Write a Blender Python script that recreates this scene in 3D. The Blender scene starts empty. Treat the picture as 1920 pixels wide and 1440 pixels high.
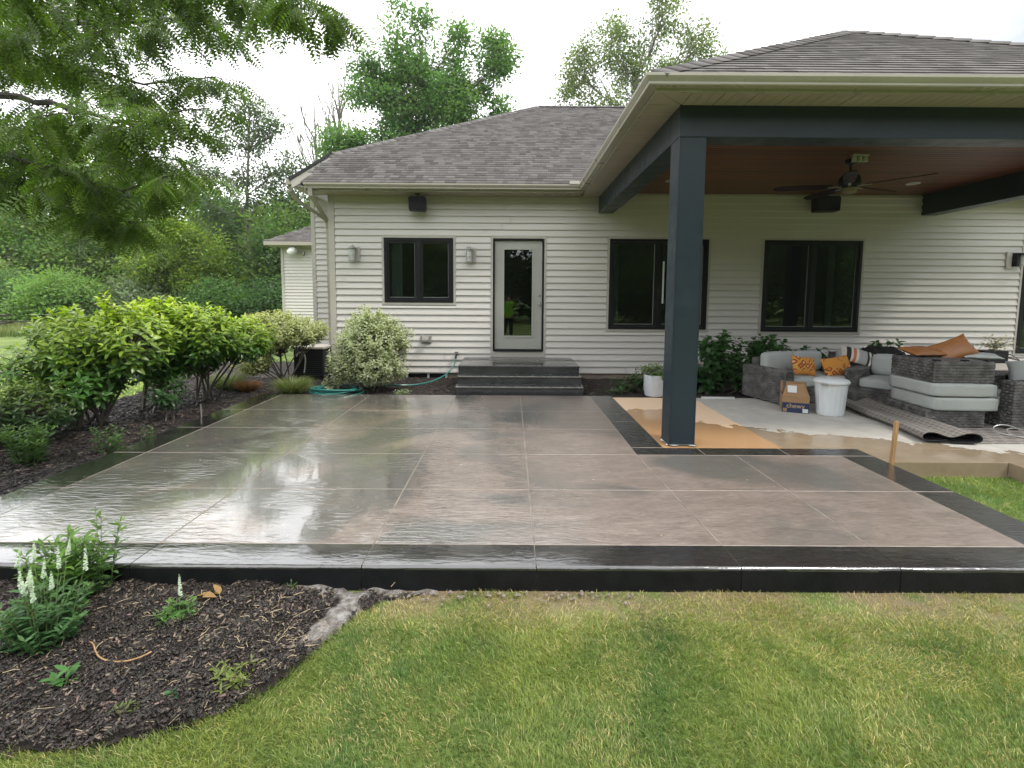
import bpy, bmesh, math, random
import numpy as np
from mathutils import Vector, Matrix, Euler

random.seed(7)
rng = np.random.default_rng(7)
SC = bpy.context.scene
COL = SC.collection

# ------------------------------------------------------------------ camera
cam_d = bpy.data.cameras.new('camera')
cam = bpy.data.objects.new('camera', cam_d)
COL.objects.link(cam)
PITCH, ROLL, YAW = 0.0897, 0.0062, 0.0029
cw, sw, cp, sp, cr, sr = math.cos(YAW), math.sin(YAW), math.cos(PITCH), math.sin(PITCH), math.cos(ROLL), math.sin(ROLL)
fwd = Vector((sw * cp, cw * cp, -sp)); rt = Vector((cw, -sw, 0)); upv = rt.cross(fwd)
rr = rt * cr + upv * sr; uu = -rt * sr + upv * cr
cam.matrix_world = Matrix(((rr.x, uu.x, -fwd.x, 0.0), (rr.y, uu.y, -fwd.y, 0.0), (rr.z, uu.z, -fwd.z, 1.5398), (0, 0, 0, 1)))
cam_d.sensor_width = 36.0
cam_d.lens = 937.98 / 1920 * 36
cam_d.shift_y = -(720 - 640.0) / 1920
cam_d.clip_start = 0.05
cam_d.clip_end = 600
SC.camera = cam

# ------------------------------------------------------------------ world, sun, exposure
SUN_EL, SUN_AZ = math.radians(56), math.radians(118)   # azimuth: compass angle from +Y towards +X
world = bpy.data.worlds.new('World'); SC.world = world; world.use_nodes = True
wt = world.node_tree; wt.nodes.clear()
def wn(t, **k):
    n = wt.nodes.new(t)
    for a, v in k.items(): setattr(n, a, v)
    return n
sky = wn('ShaderNodeTexSky', sky_type='NISHITA', sun_disc=False, sun_elevation=SUN_EL, sun_rotation=SUN_AZ, dust_density=4.0)
tc = wn('ShaderNodeTexCoord'); mp = wn('ShaderNodeMapping'); mp.inputs['Scale'].default_value = (1, 1, 2.2)
nz = wn('ShaderNodeTexNoise'); nz.inputs['Scale'].default_value = 1.6; nz.inputs['Detail'].default_value = 4
rp = wn('ShaderNodeValToRGB')
rp.color_ramp.elements[0].position = 0.3; rp.color_ramp.elements[0].color = (4.4, 4.7, 5.05, 1)
rp.color_ramp.elements[1].position = 0.62; rp.color_ramp.elements[1].color = (14.2, 14.3, 14.4, 1)
mx = wn('ShaderNodeMix', data_type='RGBA'); mx.inputs['Factor'].default_value = 0.9
bg = wn('ShaderNodeBackground'); bg.inputs['Strength'].default_value = 0.1
wo = wn('ShaderNodeOutputWorld')
L = wt.links.new
L(tc.outputs['Generated'], mp.inputs['Vector']); L(mp.outputs['Vector'], nz.inputs['Vector'])
sxw = wn('ShaderNodeSeparateXYZ'); L(tc.outputs['Generated'], sxw.inputs[0])
mrw = wn('ShaderNodeMapRange'); L(sxw.outputs['X'], mrw.inputs[0]); mrw.inputs[1].default_value = -0.1; mrw.inputs[2].default_value = 0.9; mrw.inputs[3].default_value = 0.12; mrw.inputs[4].default_value = -0.36
adw = wn('ShaderNodeMath', operation='ADD'); L(nz.outputs['Fac'], adw.inputs[0]); L(mrw.outputs[0], adw.inputs[1]); L(adw.outputs[0], rp.inputs['Fac']); L(sky.outputs['Color'], mx.inputs[6]); L(rp.outputs['Color'], mx.inputs[7])
L(mx.outputs[2], bg.inputs['Color']); L(bg.outputs['Background'], wo.inputs['Surface'])
sun_d = bpy.data.lights.new('sun', 'SUN'); sun_d.energy = 1.5; sun_d.angle = math.radians(11); sun_d.color = (1, 0.95, 0.87)
sun = bpy.data.objects.new('sun', sun_d); COL.objects.link(sun)
sdir = Vector((math.sin(SUN_AZ) * math.cos(SUN_EL), math.cos(SUN_AZ) * math.cos(SUN_EL), math.sin(SUN_EL)))
sun.rotation_euler = sdir.to_track_quat('Z', 'Y').to_euler(); sun.location = (20, -15, 30)
vs = SC.view_settings
SC.display_settings.display_device = 'sRGB'
vs.view_transform = 'Standard'; vs.look = 'None'; vs.exposure = 1.02; vs.gamma = 1.0; vs.use_curve_mapping = False
SC.render.engine = 'CYCLES'
cy = SC.cycles
cy.max_bounces = 7; cy.diffuse_bounces = 3; cy.glossy_bounces = 3; cy.transmission_bounces = 4; cy.transparent_max_bounces = 10
cy.caustics_reflective = False; cy.caustics_refractive = False
cy.use_denoising = True

# ------------------------------------------------------------------ materials
def newmat(name):
    m = bpy.data.materials.new(name); m.use_nodes = True
    nt = m.node_tree; nt.nodes.clear()
    out = nt.nodes.new('ShaderNodeOutputMaterial'); b = nt.nodes.new('ShaderNodeBsdfPrincipled')
    nt.links.new(b.outputs[0], out.inputs[0])
    return m, nt, b, out
def node(nt, t, ins=None, **k):
    n = nt.nodes.new(t)
    for a, v in k.items(): setattr(n, a, v)
    if ins:
        for a, v in ins.items():
            if hasattr(v, 'is_output') or isinstance(v, bpy.types.NodeSocket): nt.links.new(v, n.inputs[a])
            else: n.inputs[a].default_value = v
    return n
def c4(c): return (c[0], c[1], c[2], 1.0)
def pos(nt, scale=(1, 1, 1), rot=(0, 0, 0), obj=False):
    if obj: src = node(nt, 'ShaderNodeTexCoord').outputs['Object']
    else: src = node(nt, 'ShaderNodeNewGeometry').outputs['Position']
    return node(nt, 'ShaderNodeMapping', {'Vector': src, 'Scale': scale, 'Rotation': rot}).outputs[0]
def mixc(nt, f, a, b, blend='MIX'):
    n = node(nt, 'ShaderNodeMix', data_type='RGBA', blend_type=blend)
    for i, v in ((0, f), (6, a), (7, b)):
        if isinstance(v, bpy.types.NodeSocket): nt.links.new(v, n.inputs[i])
        else: n.inputs[i].default_value = v if i == 0 else c4(v)
    return n.outputs[2]
def ramp(nt, fac, stops):
    r = node(nt, 'ShaderNodeValToRGB', {'Fac': fac}); e = r.color_ramp.elements
    while len(e) < len(stops): e.new(0.5)
    for i, (p, c) in enumerate(stops):
        e[i].position = p; e[i].color = c4(c) if hasattr(c, '__len__') else (c, c, c, 1)
    return r.outputs['Color']
def noise(nt, vec, scale, detail=4, rough=0.55, dist=0.0):
    return node(nt, 'ShaderNodeTexNoise', {'Vector': vec, 'Scale': scale, 'Detail': detail, 'Roughness': rough, 'Distortion': dist}).outputs['Fac']
def bump(nt, b, h, strength=0.3, dist=0.01, chain=None):
    n = node(nt, 'ShaderNodeBump', {'Height': h, 'Strength': strength, 'Distance': dist})
    if chain is not None: nt.links.new(chain, n.inputs['Normal'])
    nt.links.new(n.outputs[0], b.inputs['Normal']); return n.outputs[0]
def M(name, col, rough=0.5, var=0.12, scale=3.0, bmp=0.0, bscale=60.0, metal=0.0, stretch=(1, 1, 1), spec=0.5, coat=0.0, obj_var=0.0, grime=0.0):
    m, nt, b, out = newmat(name)
    p = pos(nt, stretch)
    n1 = noise(nt, p, scale, 5)
    lo = tuple(c * (1 - var) for c in col); hi = tuple(min(1, c * (1 + var)) for c in col)
    cc = ramp(nt, n1, [(0.3, lo), (0.7, hi)])
    if grime:
        g = noise(nt, p, scale * 0.37, 6, 0.7)
        cc = mixc(nt, ramp(nt, g, [(0.45, 0.0), (0.75, grime)]), cc, tuple(c * 0.45 for c in col))
    if obj_var:
        oi = node(nt, 'ShaderNodeObjectInfo').outputs['Random']
        k = ramp(nt, oi, [(0, 1 - obj_var), (1, 1.0)])
        cc = mixc(nt, 1.0, cc, k, 'MULTIPLY')
    nt.links.new(cc, b.inputs['Base Color'])
    b.inputs['Roughness'].default_value = rough; b.inputs['Metallic'].default_value = metal
    b.inputs['Specular IOR Level'].default_value = spec; b.inputs['Coat Weight'].default_value = coat
    rv = ramp(nt, noise(nt, p, scale * 2.3), [(0.3, max(0.02, rough - 0.08)), (0.7, min(1, rough + 0.08))])
    nt.links.new(rv, b.inputs['Roughness'])
    if bmp: bump(nt, b, noise(nt, p, bscale, 4), bmp, 0.01)
    return m
def leafmat(name, rough=0.45, trans=0.35, tint=(1, 1, 1)):
    m, nt, b, out = newmat(name)
    a = node(nt, 'ShaderNodeAttribute', attribute_name='col').outputs['Color']
    cc = mixc(nt, 1.0, a, tint, 'MULTIPLY')
    nt.links.new(cc, b.inputs['Base Color']); b.inputs['Roughness'].default_value = rough
    t = node(nt, 'ShaderNodeBsdfTranslucent', {'Color': mixc(nt, 1.0, cc, (1.3, 1.35, 0.7), 'MULTIPLY')})
    ms = node(nt, 'ShaderNodeMixShader', {0: trans, 1: b.outputs[0], 2: t.outputs[0]})
    nt.links.new(ms.outputs[0], out.inputs[0])
    return m

MT = {}
MT['siding'] = M('vinyl_siding', (0.56, 0.54, 0.505), 0.42, 0.035, 1.3, 0.12, 55, stretch=(0.3, 1, 4), grime=0.12)
MT['trim'] = M('beige_trim', (0.4440, 0.4218, 0.3774), 0.4, 0.05, 2.0, grime=0.15)
MT['gutter'] = M('beige_metal', (0.3552, 0.3330, 0.2775), 0.32, 0.06, 2.0, grime=0.2, coat=0.2)
MT['soffit'] = M('soffit_vinyl', (0.3848, 0.3404, 0.2738), 0.5, 0.06, 2.0)
MT['foundation'] = M('foundation_concrete', (0.2516, 0.2146, 0.1628), 0.85, 0.2, 4.0, 0.4, 60, grime=0.5)
MT['post'] = M('slate_blue_paint', (0.018, 0.029, 0.037), 0.36, 0.06, 3.0, 0.03, 90, spec=0.35)
MT['frame'] = M('black_frame', (0.010, 0.011, 0.012), 0.5, 0.1, spec=0.2)
MT['grey_line'] = M('spacer_grey', (0.2590, 0.2738, 0.2664), 0.4)
MT['door'] = M('door_paint', (0.3700, 0.3700, 0.3404), 0.35, 0.04)
MT['chrome'] = M('brushed_nickel', (0.6, 0.6, 0.58), 0.22, 0.05, metal=1.0)
MT['dark_plastic'] = M('dark_plastic', (0.010, 0.011, 0.013), 0.5, 0.15, spec=0.25)
MT['interior'] = M('room_wall', (0.10, 0.095, 0.085), 0.9)
MT['curtain'] = M('curtain', (0.4070, 0.4588, 0.4588), 0.9, 0.1, 8, stretch=(6, 1, 0.2))
MT['white'] = M('white_plastic', (0.5772, 0.5920, 0.5920), 0.4, 0.04)
MT['wood_stake'] = M('raw_wood', (0.3700, 0.2220, 0.1036), 0.7, 0.25, 8, 0.3, 60, stretch=(8, 8, 0.6))
MT['bark'] = M('bark', (0.13, 0.11, 0.09), 0.9, 0.35, 9, 0.8, 40, stretch=(1, 1, 0.25))
MT['bark_pale'] = M('bark_pale', (0.1924, 0.1776, 0.1554), 0.9, 0.3, 9, 0.6, 40, stretch=(1, 1, 0.25))
MT['bark_dark'] = M('bark_dark', (0.05, 0.042, 0.035), 0.85, 0.3, 9, 0.6, 60)
MT['stem'] = M('green_stem', (0.12, 0.16, 0.06), 0.6, 0.2)
MT['step'] = M('stained_step', (0.045, 0.046, 0.047), 0.22, 0.35, 5, 0.35, 40, stretch=(0.6, 1, 1), coat=0.5)
MT['step_worn'] = M('worn_step_edge', (0.26, 0.25, 0.23), 0.45, 0.5, 18, 0.4, 70)
MT['cush'] = M('grey_cushion', (0.3700, 0.3922, 0.3848), 0.9, 0.07, 5, 0.25, 320)
MT['black_fab'] = M('black_fabric', (0.008, 0.008, 0.01), 0.95, 0.2, 6, 0.3, 60)
MT['caramel'] = M('caramel_leather', (0.3060, 0.1275, 0.0425), 0.45, 0.12, 6, 0.15, 120)
MT['hose'] = M('teal_hose', (0.0255, 0.1700, 0.1530), 0.3, 0.1)
MT['card'] = M('cardboard', (0.2960, 0.1776, 0.0888), 0.85, 0.08, 6, 0.1, 90)
MT['navy'] = M('navy_print', (0.012, 0.028, 0.075), 0.7, 0.1)
MT['blacktrim'] = M('black_drip_edge', (0.012, 0.011, 0.012), 0.5)
MT['dead_leaf'] = M('dead_leaf', (0.35, 0.20, 0.08), 0.8, 0.3, 30)
MT['pot'] = M('white_glazed_pot', (0.4588, 0.4884, 0.5328), 0.25, 0.03, coat=0.4)
MT['lampglass'] = M('lamp_glass', (0.4810, 0.5032, 0.4884), 0.12, 0.04)
MT['galv'] = M('aged_aluminium', (0.38, 0.38, 0.37), 0.4, 0.15, metal=0.5)
MT['leaf'] = leafmat('leaf', 0.45, 0.42)
MT['leaf_glossy'] = leafmat('leaf_glossy', 0.32, 0.35)
MT['leaf_far'] = leafmat('leaf_far', 0.6, 0.5)
MT['grass'] = leafmat('grass_blade', 0.5, 0.3)

def glassmat():
    m, nt, b, out = newmat('window_glass')
    nt.nodes.remove(b)
    fr = node(nt, 'ShaderNodeFresnel', {'IOR': 1.62})
    t = node(nt, 'ShaderNodeBsdfTransparent', {'Color': (0.62, 0.68, 0.66, 1)})
    g = node(nt, 'ShaderNodeBsdfGlossy', {'Color': (1, 1, 1, 1), 'Roughness': 0.0})
    n = noise(nt, pos(nt), 1.2, 1)
    bp = node(nt, 'ShaderNodeBump', {'Height': n, 'Strength': 0.04, 'Distance': 0.05}); nt.links.new(bp.outputs[0], g.inputs['Normal'])
    ms = node(nt, 'ShaderNodeMixShader', {0: fr.outputs[0], 1: t.outputs[0], 2: g.outputs[0]})
    nt.links.new(ms.outputs[0], out.inputs[0]); return m
MT['glass'] = glassmat()

# shingles: the colour of each tab comes from its own random value
def shinglemat(name, attr):
    m, nt, b, out = newmat(name)
    if attr: r = node(nt, 'ShaderNodeAttribute', attribute_name='col').outputs['Fac']
    else: r = node(nt, 'ShaderNodeObjectInfo').outputs['Random']
    cc = ramp(nt, r, [(0.0, (0.058, 0.052, 0.050)), (0.25, (0.088, 0.080, 0.077)), (0.7, (0.115, 0.106, 0.102)), (1.0, (0.145, 0.134, 0.129))])
    p = pos(nt)
    g = ramp(nt, noise(nt, p, 210, 2, 0.8), [(0.3, 0.6), (0.7, 1.35)])
    cc = mixc(nt, 1.0, cc, g, 'MULTIPLY')
    st = ramp(nt, noise(nt, p, 0.8, 4), [(0.3, 0.88), (0.7, 1.1)])
    cc = mixc(nt, 1.0, cc, st, 'MULTIPLY')
    nt.links.new(cc, b.inputs['Base Color']); b.inputs['Roughness'].default_value = 0.82
    bump(nt, b, noise(nt, p, 260, 2), 0.5, 0.004); return m
MT['shingle'] = shinglemat('asphalt_shingle', False)
MT['shingle_a'] = shinglemat('asphalt_shingle_field', True)

# sealed stamped concrete, wet: slate relief, pooled water in places
def patiomat(name, c_lo, c_mid, c_hi, band=False):
    m, nt, b, out = newmat(name)
    p = pos(nt)
    ps = pos(nt, (1.0, 2.6, 1.0))
    big = noise(nt, p, 0.9, 5, 0.6)
    med = noise(nt, ps, 3.2, 7, 0.65, 0.6)
    fin = noise(nt, ps, 14, 6, 0.7)
    mixn = node(nt, 'ShaderNodeMath', {0: fin, 1: med}, operation='ADD')
    half = node(nt, 'ShaderNodeMath', {0: mixn.outputs[0], 1: 0.5}, operation='MULTIPLY').outputs[0]
    cc = ramp(nt, half, [(0.30, c_lo), (0.5, c_mid), (0.70, c_hi)])
    if not band:   # grey-green release powder left in patches
        cc = mixc(nt, ramp(nt, node(nt, 'ShaderNodeMath', {0: noise(nt, p, 0.7, 4, 0.55, 0.8), 1: node(nt, 'ShaderNodeMapRange', {0: node(nt, 'ShaderNodeSeparateXYZ', {0: p}).outputs['X'], 1: -3.0, 2: 1.5, 3: 0.10, 4: -0.08}).outputs[0]}, operation='ADD').outputs[0], [(0.46, 0.0), (0.56, 0.8)]), cc, (0.092, 0.094, 0.087))
    sp_ = ramp(nt, noise(nt, ps, 26, 5, 0.75), [(0.56, 0.0), (0.74, 0.40)])
    cc = mixc(nt, sp_, cc, tuple(min(1, c * 1.9) for c in c_hi))
    nt.links.new(cc, b.inputs['Base Color'])
    # water film: more of it towards the left (-x); a noise gives the puddles their shapes
    sx = node(nt, 'ShaderNodeSeparateXYZ', {0: p})
    lf = node(nt, 'ShaderNodeMapRange', {0: sx.outputs['X'], 1: 1.6, 2: -2.2, 3: 0.0, 4: 1.0}).outputs[0]
    wn_ = noise(nt, p, 0.75, 4, 0.55, 0.5)
    wsum = node(nt, 'ShaderNodeMath', {0: wn_, 1: lf}, operation='ADD').outputs[0]
    wsum = node(nt, 'ShaderNodeMath', {0: wsum, 1: 0.5}, operation='MULTIPLY').outputs[0]
    wet = ramp(nt, wsum, [(0.36, 0.0), (0.66, 1.0)])
    pool = ramp(nt, noise(nt, p, 0.8, 5, 0.6, 0.6), [(0.47, 0.0), (0.55, 1.0)])
    wpool = node(nt, 'ShaderNodeMath', {0: wet, 1: pool}, operation='MULTIPLY').outputs[0]
    relief_n = node(nt, 'ShaderNodeTexNoise', {'Vector': pos(nt, (0.9, 3.2, 1), (0, 0, 0.10)), 'Scale': 9.0, 'Detail': 4.0, 'Roughness': 0.5, 'Distortion': 0.8}).outputs['Fac']
    fine = noise(nt, ps, 55, 3)
    rough = node(nt, 'ShaderNodeMapRange', {0: wet, 1: 0.0, 2: 1.0, 3: 0.34 if not band else 0.22, 4: 0.09}).outputs[0]
    nt.links.new(rough, b.inputs['Roughness'])
    b.inputs['IOR'].default_value = 1.5
    b.inputs['Specular IOR Level'].default_value = 0.6
    b.inputs['Coat Weight'].default_value = 1.0
    b.inputs['Coat IOR'].default_value = 1.85
    cr_ = node(nt, 'ShaderNodeMapRange', {0: wet, 1: 0.0, 2: 1.0, 3: 0.26 if not band else 0.12, 4: 0.02}).outputs[0]
    nt.links.new(cr_, b.inputs['Coat Roughness'])
    st = node(nt, 'ShaderNodeMapRange', {0: wpool, 1: 0.0, 2: 1.0, 3: 0.32 if not band else 0.22, 4: 0.02}).outputs[0]
    n1 = node(nt, 'ShaderNodeBump', {'Height': relief_n, 'Strength': st, 'Distance': 0.018})
    n2 = node(nt, 'ShaderNodeBump', {'Height': fine, 'Strength': 0.28, 'Distance': 0.003, 'Normal': n1.outputs[0]})
    nt.links.new(n2.outputs[0], b.inputs['Normal']); 
    nt.links.new(n1.outputs[0], b.inputs['Coat Normal'])
    return m
MT['patio'] = patiomat('stamped_concrete', (0.115, 0.093, 0.079), (0.205, 0.166, 0.142), (0.31, 0.258, 0.222))
MT['band'] = patiomat('dark_stamped_border', (0.012, 0.012, 0.012), (0.024, 0.022, 0.022), (0.042, 0.038, 0.038), True)
MT['band_face'] = M('slab_face_black', (0.010, 0.011, 0.012), 0.55, 0.3, 8, 0.3, 50, spec=0.15)
MT['joint'] = M('joint_cement', (0.27, 0.235, 0.20), 0.7, 0.3, 8)

def porchfloormat():
    m, nt, b, out = newmat('old_porch_concrete')
    p = pos(nt); s = node(nt, 'ShaderNodeSeparateXYZ', {0: p}); X, Y = s.outputs['X'], s.outputs['Y']
    def mth(op, a, c): return node(nt, 'ShaderNodeMath', {0: a, 1: c}, operation=op).outputs[0]
    wig = node(nt, 'ShaderNodeMapRange', {0: noise(nt, p, 4.5, 5, 0.6), 1: 0.3, 2: 0.7, 3: -0.13, 4: 0.13}).outputs[0]
    base = ramp(nt, noise(nt, p, 5, 6, 0.6), [(0.3, (0.37, 0.355, 0.32)), (0.7, (0.47, 0.455, 0.42))])
    base = mixc(nt, ramp(nt, noise(nt, p, 1.2, 5, 0.7), [(0.5, 0.0), (0.7, 0.35)]), base, (0.28, 0.265, 0.235))
    om = mth('LESS_THAN', mth('ADD', X, mth('MULTIPLY', wig, 0.10)), 2.80)
    base = mixc(nt, om, base, (0.66, 0.485, 0.33))
    # wet part: nearer than a line that runs from the post to the right front
    line = mth('ADD', mth('MULTIPLY', X, -0.42), 7.05)
    wetm = mth('LESS_THAN', mth('ADD', Y, mth('MULTIPLY', wig, 1.3)), line)
    stepx = mth('MULTIPLY', mth('LESS_THAN', X, 2.1), mth('LESS_THAN', mth('ADD', Y, wig), 6.75))
    wetm = mth('MAXIMUM', wetm, stepx)
    wc = mixc(nt, 1.0, base, (0.64, 0.52, 0.39), 'MULTIPLY')
    cc = mixc(nt, wetm, base, wc)
    nt.links.new(cc, b.inputs['Base Color'])
    nt.links.new(node(nt, 'ShaderNodeMapRange', {0: wetm, 3: 0.75, 4: 0.09}).outputs[0], b.inputs['Roughness'])
    bump(nt, b, noise(nt, p, 40, 5), 0.15, 0.004); return m
MT['porchfloor'] = porchfloormat()

def groundmat():
    m, nt, b, out = newmat('lawn_ground')
    p = pos(nt)
    a = ramp(nt, noise(nt, p, 1.1, 6, 0.6), [(0.32, (0.075, 0.125, 0.030)), (0.52, (0.145, 0.21, 0.045)), (0.7, (0.23, 0.28, 0.07))])
    f = ramp(nt, noise(nt, p, 35, 5, 0.8), [(0.3, 0.55), (0.7, 1.5)])
    cc = mixc(nt, 1.0, a, f, 'MULTIPLY')
    s = node(nt, 'ShaderNodeSeparateXYZ', {0: p})
    near = node(nt, 'ShaderNodeMapRange', {0: s.outputs['Y'], 1: 2.2, 2: 2.7}).outputs[0]; far = node(nt, 'ShaderNodeMath', {0: s.outputs['Y'], 1: 2.8}, operation='LESS_THAN').outputs[0]
    bare = node(nt, 'ShaderNodeMath', {0: node(nt, 'ShaderNodeMath', {0: near, 1: ramp(nt, noise(nt, p, 3.0, 4), [(0.4, 0.0), (0.55, 1.0)])}, operation='MULTIPLY').outputs[0], 1: far}, operation='MULTIPLY').outputs[0]
    cc = mixc(nt, bare, cc, (0.26, 0.20, 0.12))
    nt.links.new(cc, b.inputs['Base Color']); b.inputs['Roughness'].default_value = 0.9
    bump(nt, b, noise(nt, p, 60, 5, 0.8), 1.0, 0.02); return m
MT['ground'] = groundmat()
def mulchmat():
    m, nt, b, out = newmat('mulch_soil')
    p = pos(nt)
    a = ramp(nt, noise(nt, p, 22, 8, 0.75, 0.4), [(0.35, (0.010, 0.008, 0.007)), (0.55, (0.032, 0.024, 0.019)), (0.75, (0.10, 0.075, 0.055))])
    pa = node(nt, 'ShaderNodeAttribute', attribute_name='col').outputs['Fac']
    a = mixc(nt, ramp(nt, noise(nt, p, 2.2, 4), [(0.5, 0.0), (0.7, 0.5)]), a, (0.075, 0.055, 0.042))
    pale = ramp(nt, noise(nt, p, 17, 7, 0.7), [(0.36, (0.10, 0.085, 0.07)), (0.5, (0.24, 0.22, 0.20)), (0.64, (0.46, 0.44, 0.43))])
    pm = node(nt, 'ShaderNodeMath', {0: pa, 1: noise(nt, p, 12, 6, 0.7)}, operation='ADD').outputs[0]
    a = mixc(nt, ramp(nt, pm, [(0.78, 0.0), (1.0, 1.0)]), a, pale)
    nt.links.new(a, b.inputs['Base Color']); b.inputs['Roughness'].default_value = 0.75
    bump(nt, b, noise(nt, p, 45, 6, 0.75), 1.0, 0.03); return m
MT['mulch'] = mulchmat()
def claymat():
    m, nt, b, out = newmat('cement_washout')
    p = pos(nt)
    a = ramp(nt, noise(nt, p, 14, 7, 0.7), [(0.38, (0.05, 0.043, 0.036)), (0.5, (0.16, 0.145, 0.13)), (0.66, (0.42, 0.40, 0.39))])
    v = node(nt, 'ShaderNodeTexVoronoi', {'Vector': p, 'Scale': 18.0}, feature='DISTANCE_TO_EDGE').outputs['Distance']
    cc = mixc(nt, ramp(nt, v, [(0.0, 0.35), (0.04, 0.0)]), a, (0.06, 0.05, 0.04))
    nt.links.new(cc, b.inputs['Base Color']); b.inputs['Roughness'].default_value = 0.8
    bump(nt, b, noise(nt, p, 30, 6, 0.7), 0.9, 0.02, ); return m
MT['clay'] = claymat()
def chipmat():
    m, nt, b, out = newmat('mulch_chip')
    a = node(nt, 'ShaderNodeAttribute', attribute_name='col').outputs['Color']
    nt.links.new(a, b.inputs['Base Color']); b.inputs['Roughness'].default_value = 0.5
    bump(nt, b, noise(nt, pos(nt), 200, 3), 0.5, 0.003); return m
MT['chip'] = chipmat()
def woodceil():
    m, nt, b, out = newmat('stained_cedar')
    p = pos(nt, (1.0, 22, 1))
    oi = node(nt, 'ShaderNodeObjectInfo').outputs['Random']
    a = ramp(nt, noise(nt, p, 3.0, 6, 0.65), [(0.3, (0.070, 0.022, 0.009)), (0.7, (0.155, 0.050, 0.020))])
    a = mixc(nt, 1.0, a, ramp(nt, oi, [(0, 0.7), (1, 1.2)]), 'MULTIPLY')
    nt.links.new(a, b.inputs['Base Color']); b.inputs['Roughness'].default_value = 0.4; b.inputs['Specular IOR Level'].default_value = 0.35
    return m
MT['cedar'] = woodceil()
def wickermat():
    m, nt, b, out = newmat('wicker')
    p = pos(nt)
    a = ramp(nt, noise(nt, p, 9, 2, 0.5), [(0.35, (0.055, 0.053, 0.052)), (0.52, (0.095, 0.092, 0.09)), (0.68, (0.15, 0.146, 0.142))])
    nt.links.new(a, b.inputs['Base Color']); b.inputs['Roughness'].default_value = 0.42
    w = node(nt, 'ShaderNodeTexWave', {'Vector': pos(nt, (1, 1, 1)), 'Scale': 60.0, 'Distortion': 1.0}, bands_direction='Z').outputs['Fac']
    bump(nt, b, w, 0.35, 0.003); return m
MT['wicker'] = wickermat()
def kilimmat(seed):
    m, nt, b, out = newmat('kilim_fabric')
    p = node(nt, 'ShaderNodeMapping', {'Vector': node(nt, 'ShaderNodeTexCoord').outputs['Object'], 'Location': (seed, 0, seed * 0.7), 'Rotation': (0, 0.78, 0)}).outputs[0]
    s = node(nt, 'ShaderNodeSeparateXYZ', {0: p})
    flat = node(nt, 'ShaderNodeCombineXYZ', {'X': s.outputs['X'], 'Y': s.outputs['Z']}).outputs[0]
    v = node(nt, 'ShaderNodeTexVoronoi', {'Vector': flat, 'Scale': 11.0, 'Randomness': 0.25}, distance='CHEBYCHEV')
    ring = ramp(nt, v.outputs['Distance'], [(0.0, (0.65, 0.52, 0.30)), (0.12, (0.55, 0.12, 0.03)), (0.24, (0.03, 0.015, 0.012)), (0.36, (0.62, 0.28, 0.05)), (0.5, (0.45, 0.27, 0.06))])
    ring.node.color_ramp.interpolation = 'CONSTANT'
    big = noise(nt, flat, 5, 3)
    cc = mixc(nt, ramp(nt, big, [(0.46, 0.0), (0.54, 1.0)]), ring, (0.55, 0.24, 0.045))
    nt.links.new(cc, b.inputs['Base Color']); b.inputs['Roughness'].default_value = 0.95
    bump(nt, b, noise(nt, flat, 150, 2), 0.4, 0.004); return m
def stripemat():
    m, nt, b, out = newmat('striped_fabric')
    s = node(nt, 'ShaderNodeSeparateXYZ', {0: node(nt, 'ShaderNodeTexCoord').outputs['Object']})
    f = node(nt, 'ShaderNodeMapRange', {0: s.outputs['X'], 1: -0.25, 2: 0.25}).outputs[0]
    cc = ramp(nt, f, [(0.0, (0.55, 0.53, 0.48)), (0.12, (0.02, 0.02, 0.02)), (0.24, (0.6, 0.58, 0.52)), (0.30, (0.5, 0.16, 0.07)), (0.38, (0.6, 0.58, 0.52)), (0.45, (0.33, 0.34, 0.33)), (0.68, (0.02, 0.02, 0.02)), (0.74, (0.6, 0.58, 0.52)), (0.80, (0.02, 0.02, 0.02)), (0.88, (0.42, 0.42, 0.40))])
    cc.node.color_ramp.interpolation = 'CONSTANT'
    nt.links.new(cc, b.inputs['Base Color']); b.inputs['Roughness'].default_value = 0.9; return m
def rugmat(name, sc=1.0):
    m, nt, b, out = newmat(name)
    u = node(nt, 'ShaderNodeUVMap').outputs[0]
    s = node(nt, 'ShaderNodeSeparateXYZ', {0: u})
    br = node(nt, 'ShaderNodeTexBrick', {'Vector': u, 'Color1': (0.125, 0.115, 0.105, 1), 'Color2': (0.16, 0.148, 0.135, 1), 'Mortar': (0.26, 0.238, 0.213, 1), 'Scale': 4.5 * sc, 'Mortar Size': 0.055, 'Brick Width': 0.55, 'Row Height': 0.42})
    br.offset = 0.5
    g = mixc(nt, 1.0, br.outputs['Color'], ramp(nt, noise(nt, u, 60, 3), [(0.3, 0.7), (0.7, 1.2)]), 'MULTIPLY')
    nt.links.new(g, b.inputs['Base Color']); b.inputs['Roughness'].default_value = 0.95
    bump(nt, b, noise(nt, u, 200, 2), 0.5, 0.004); return m

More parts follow.
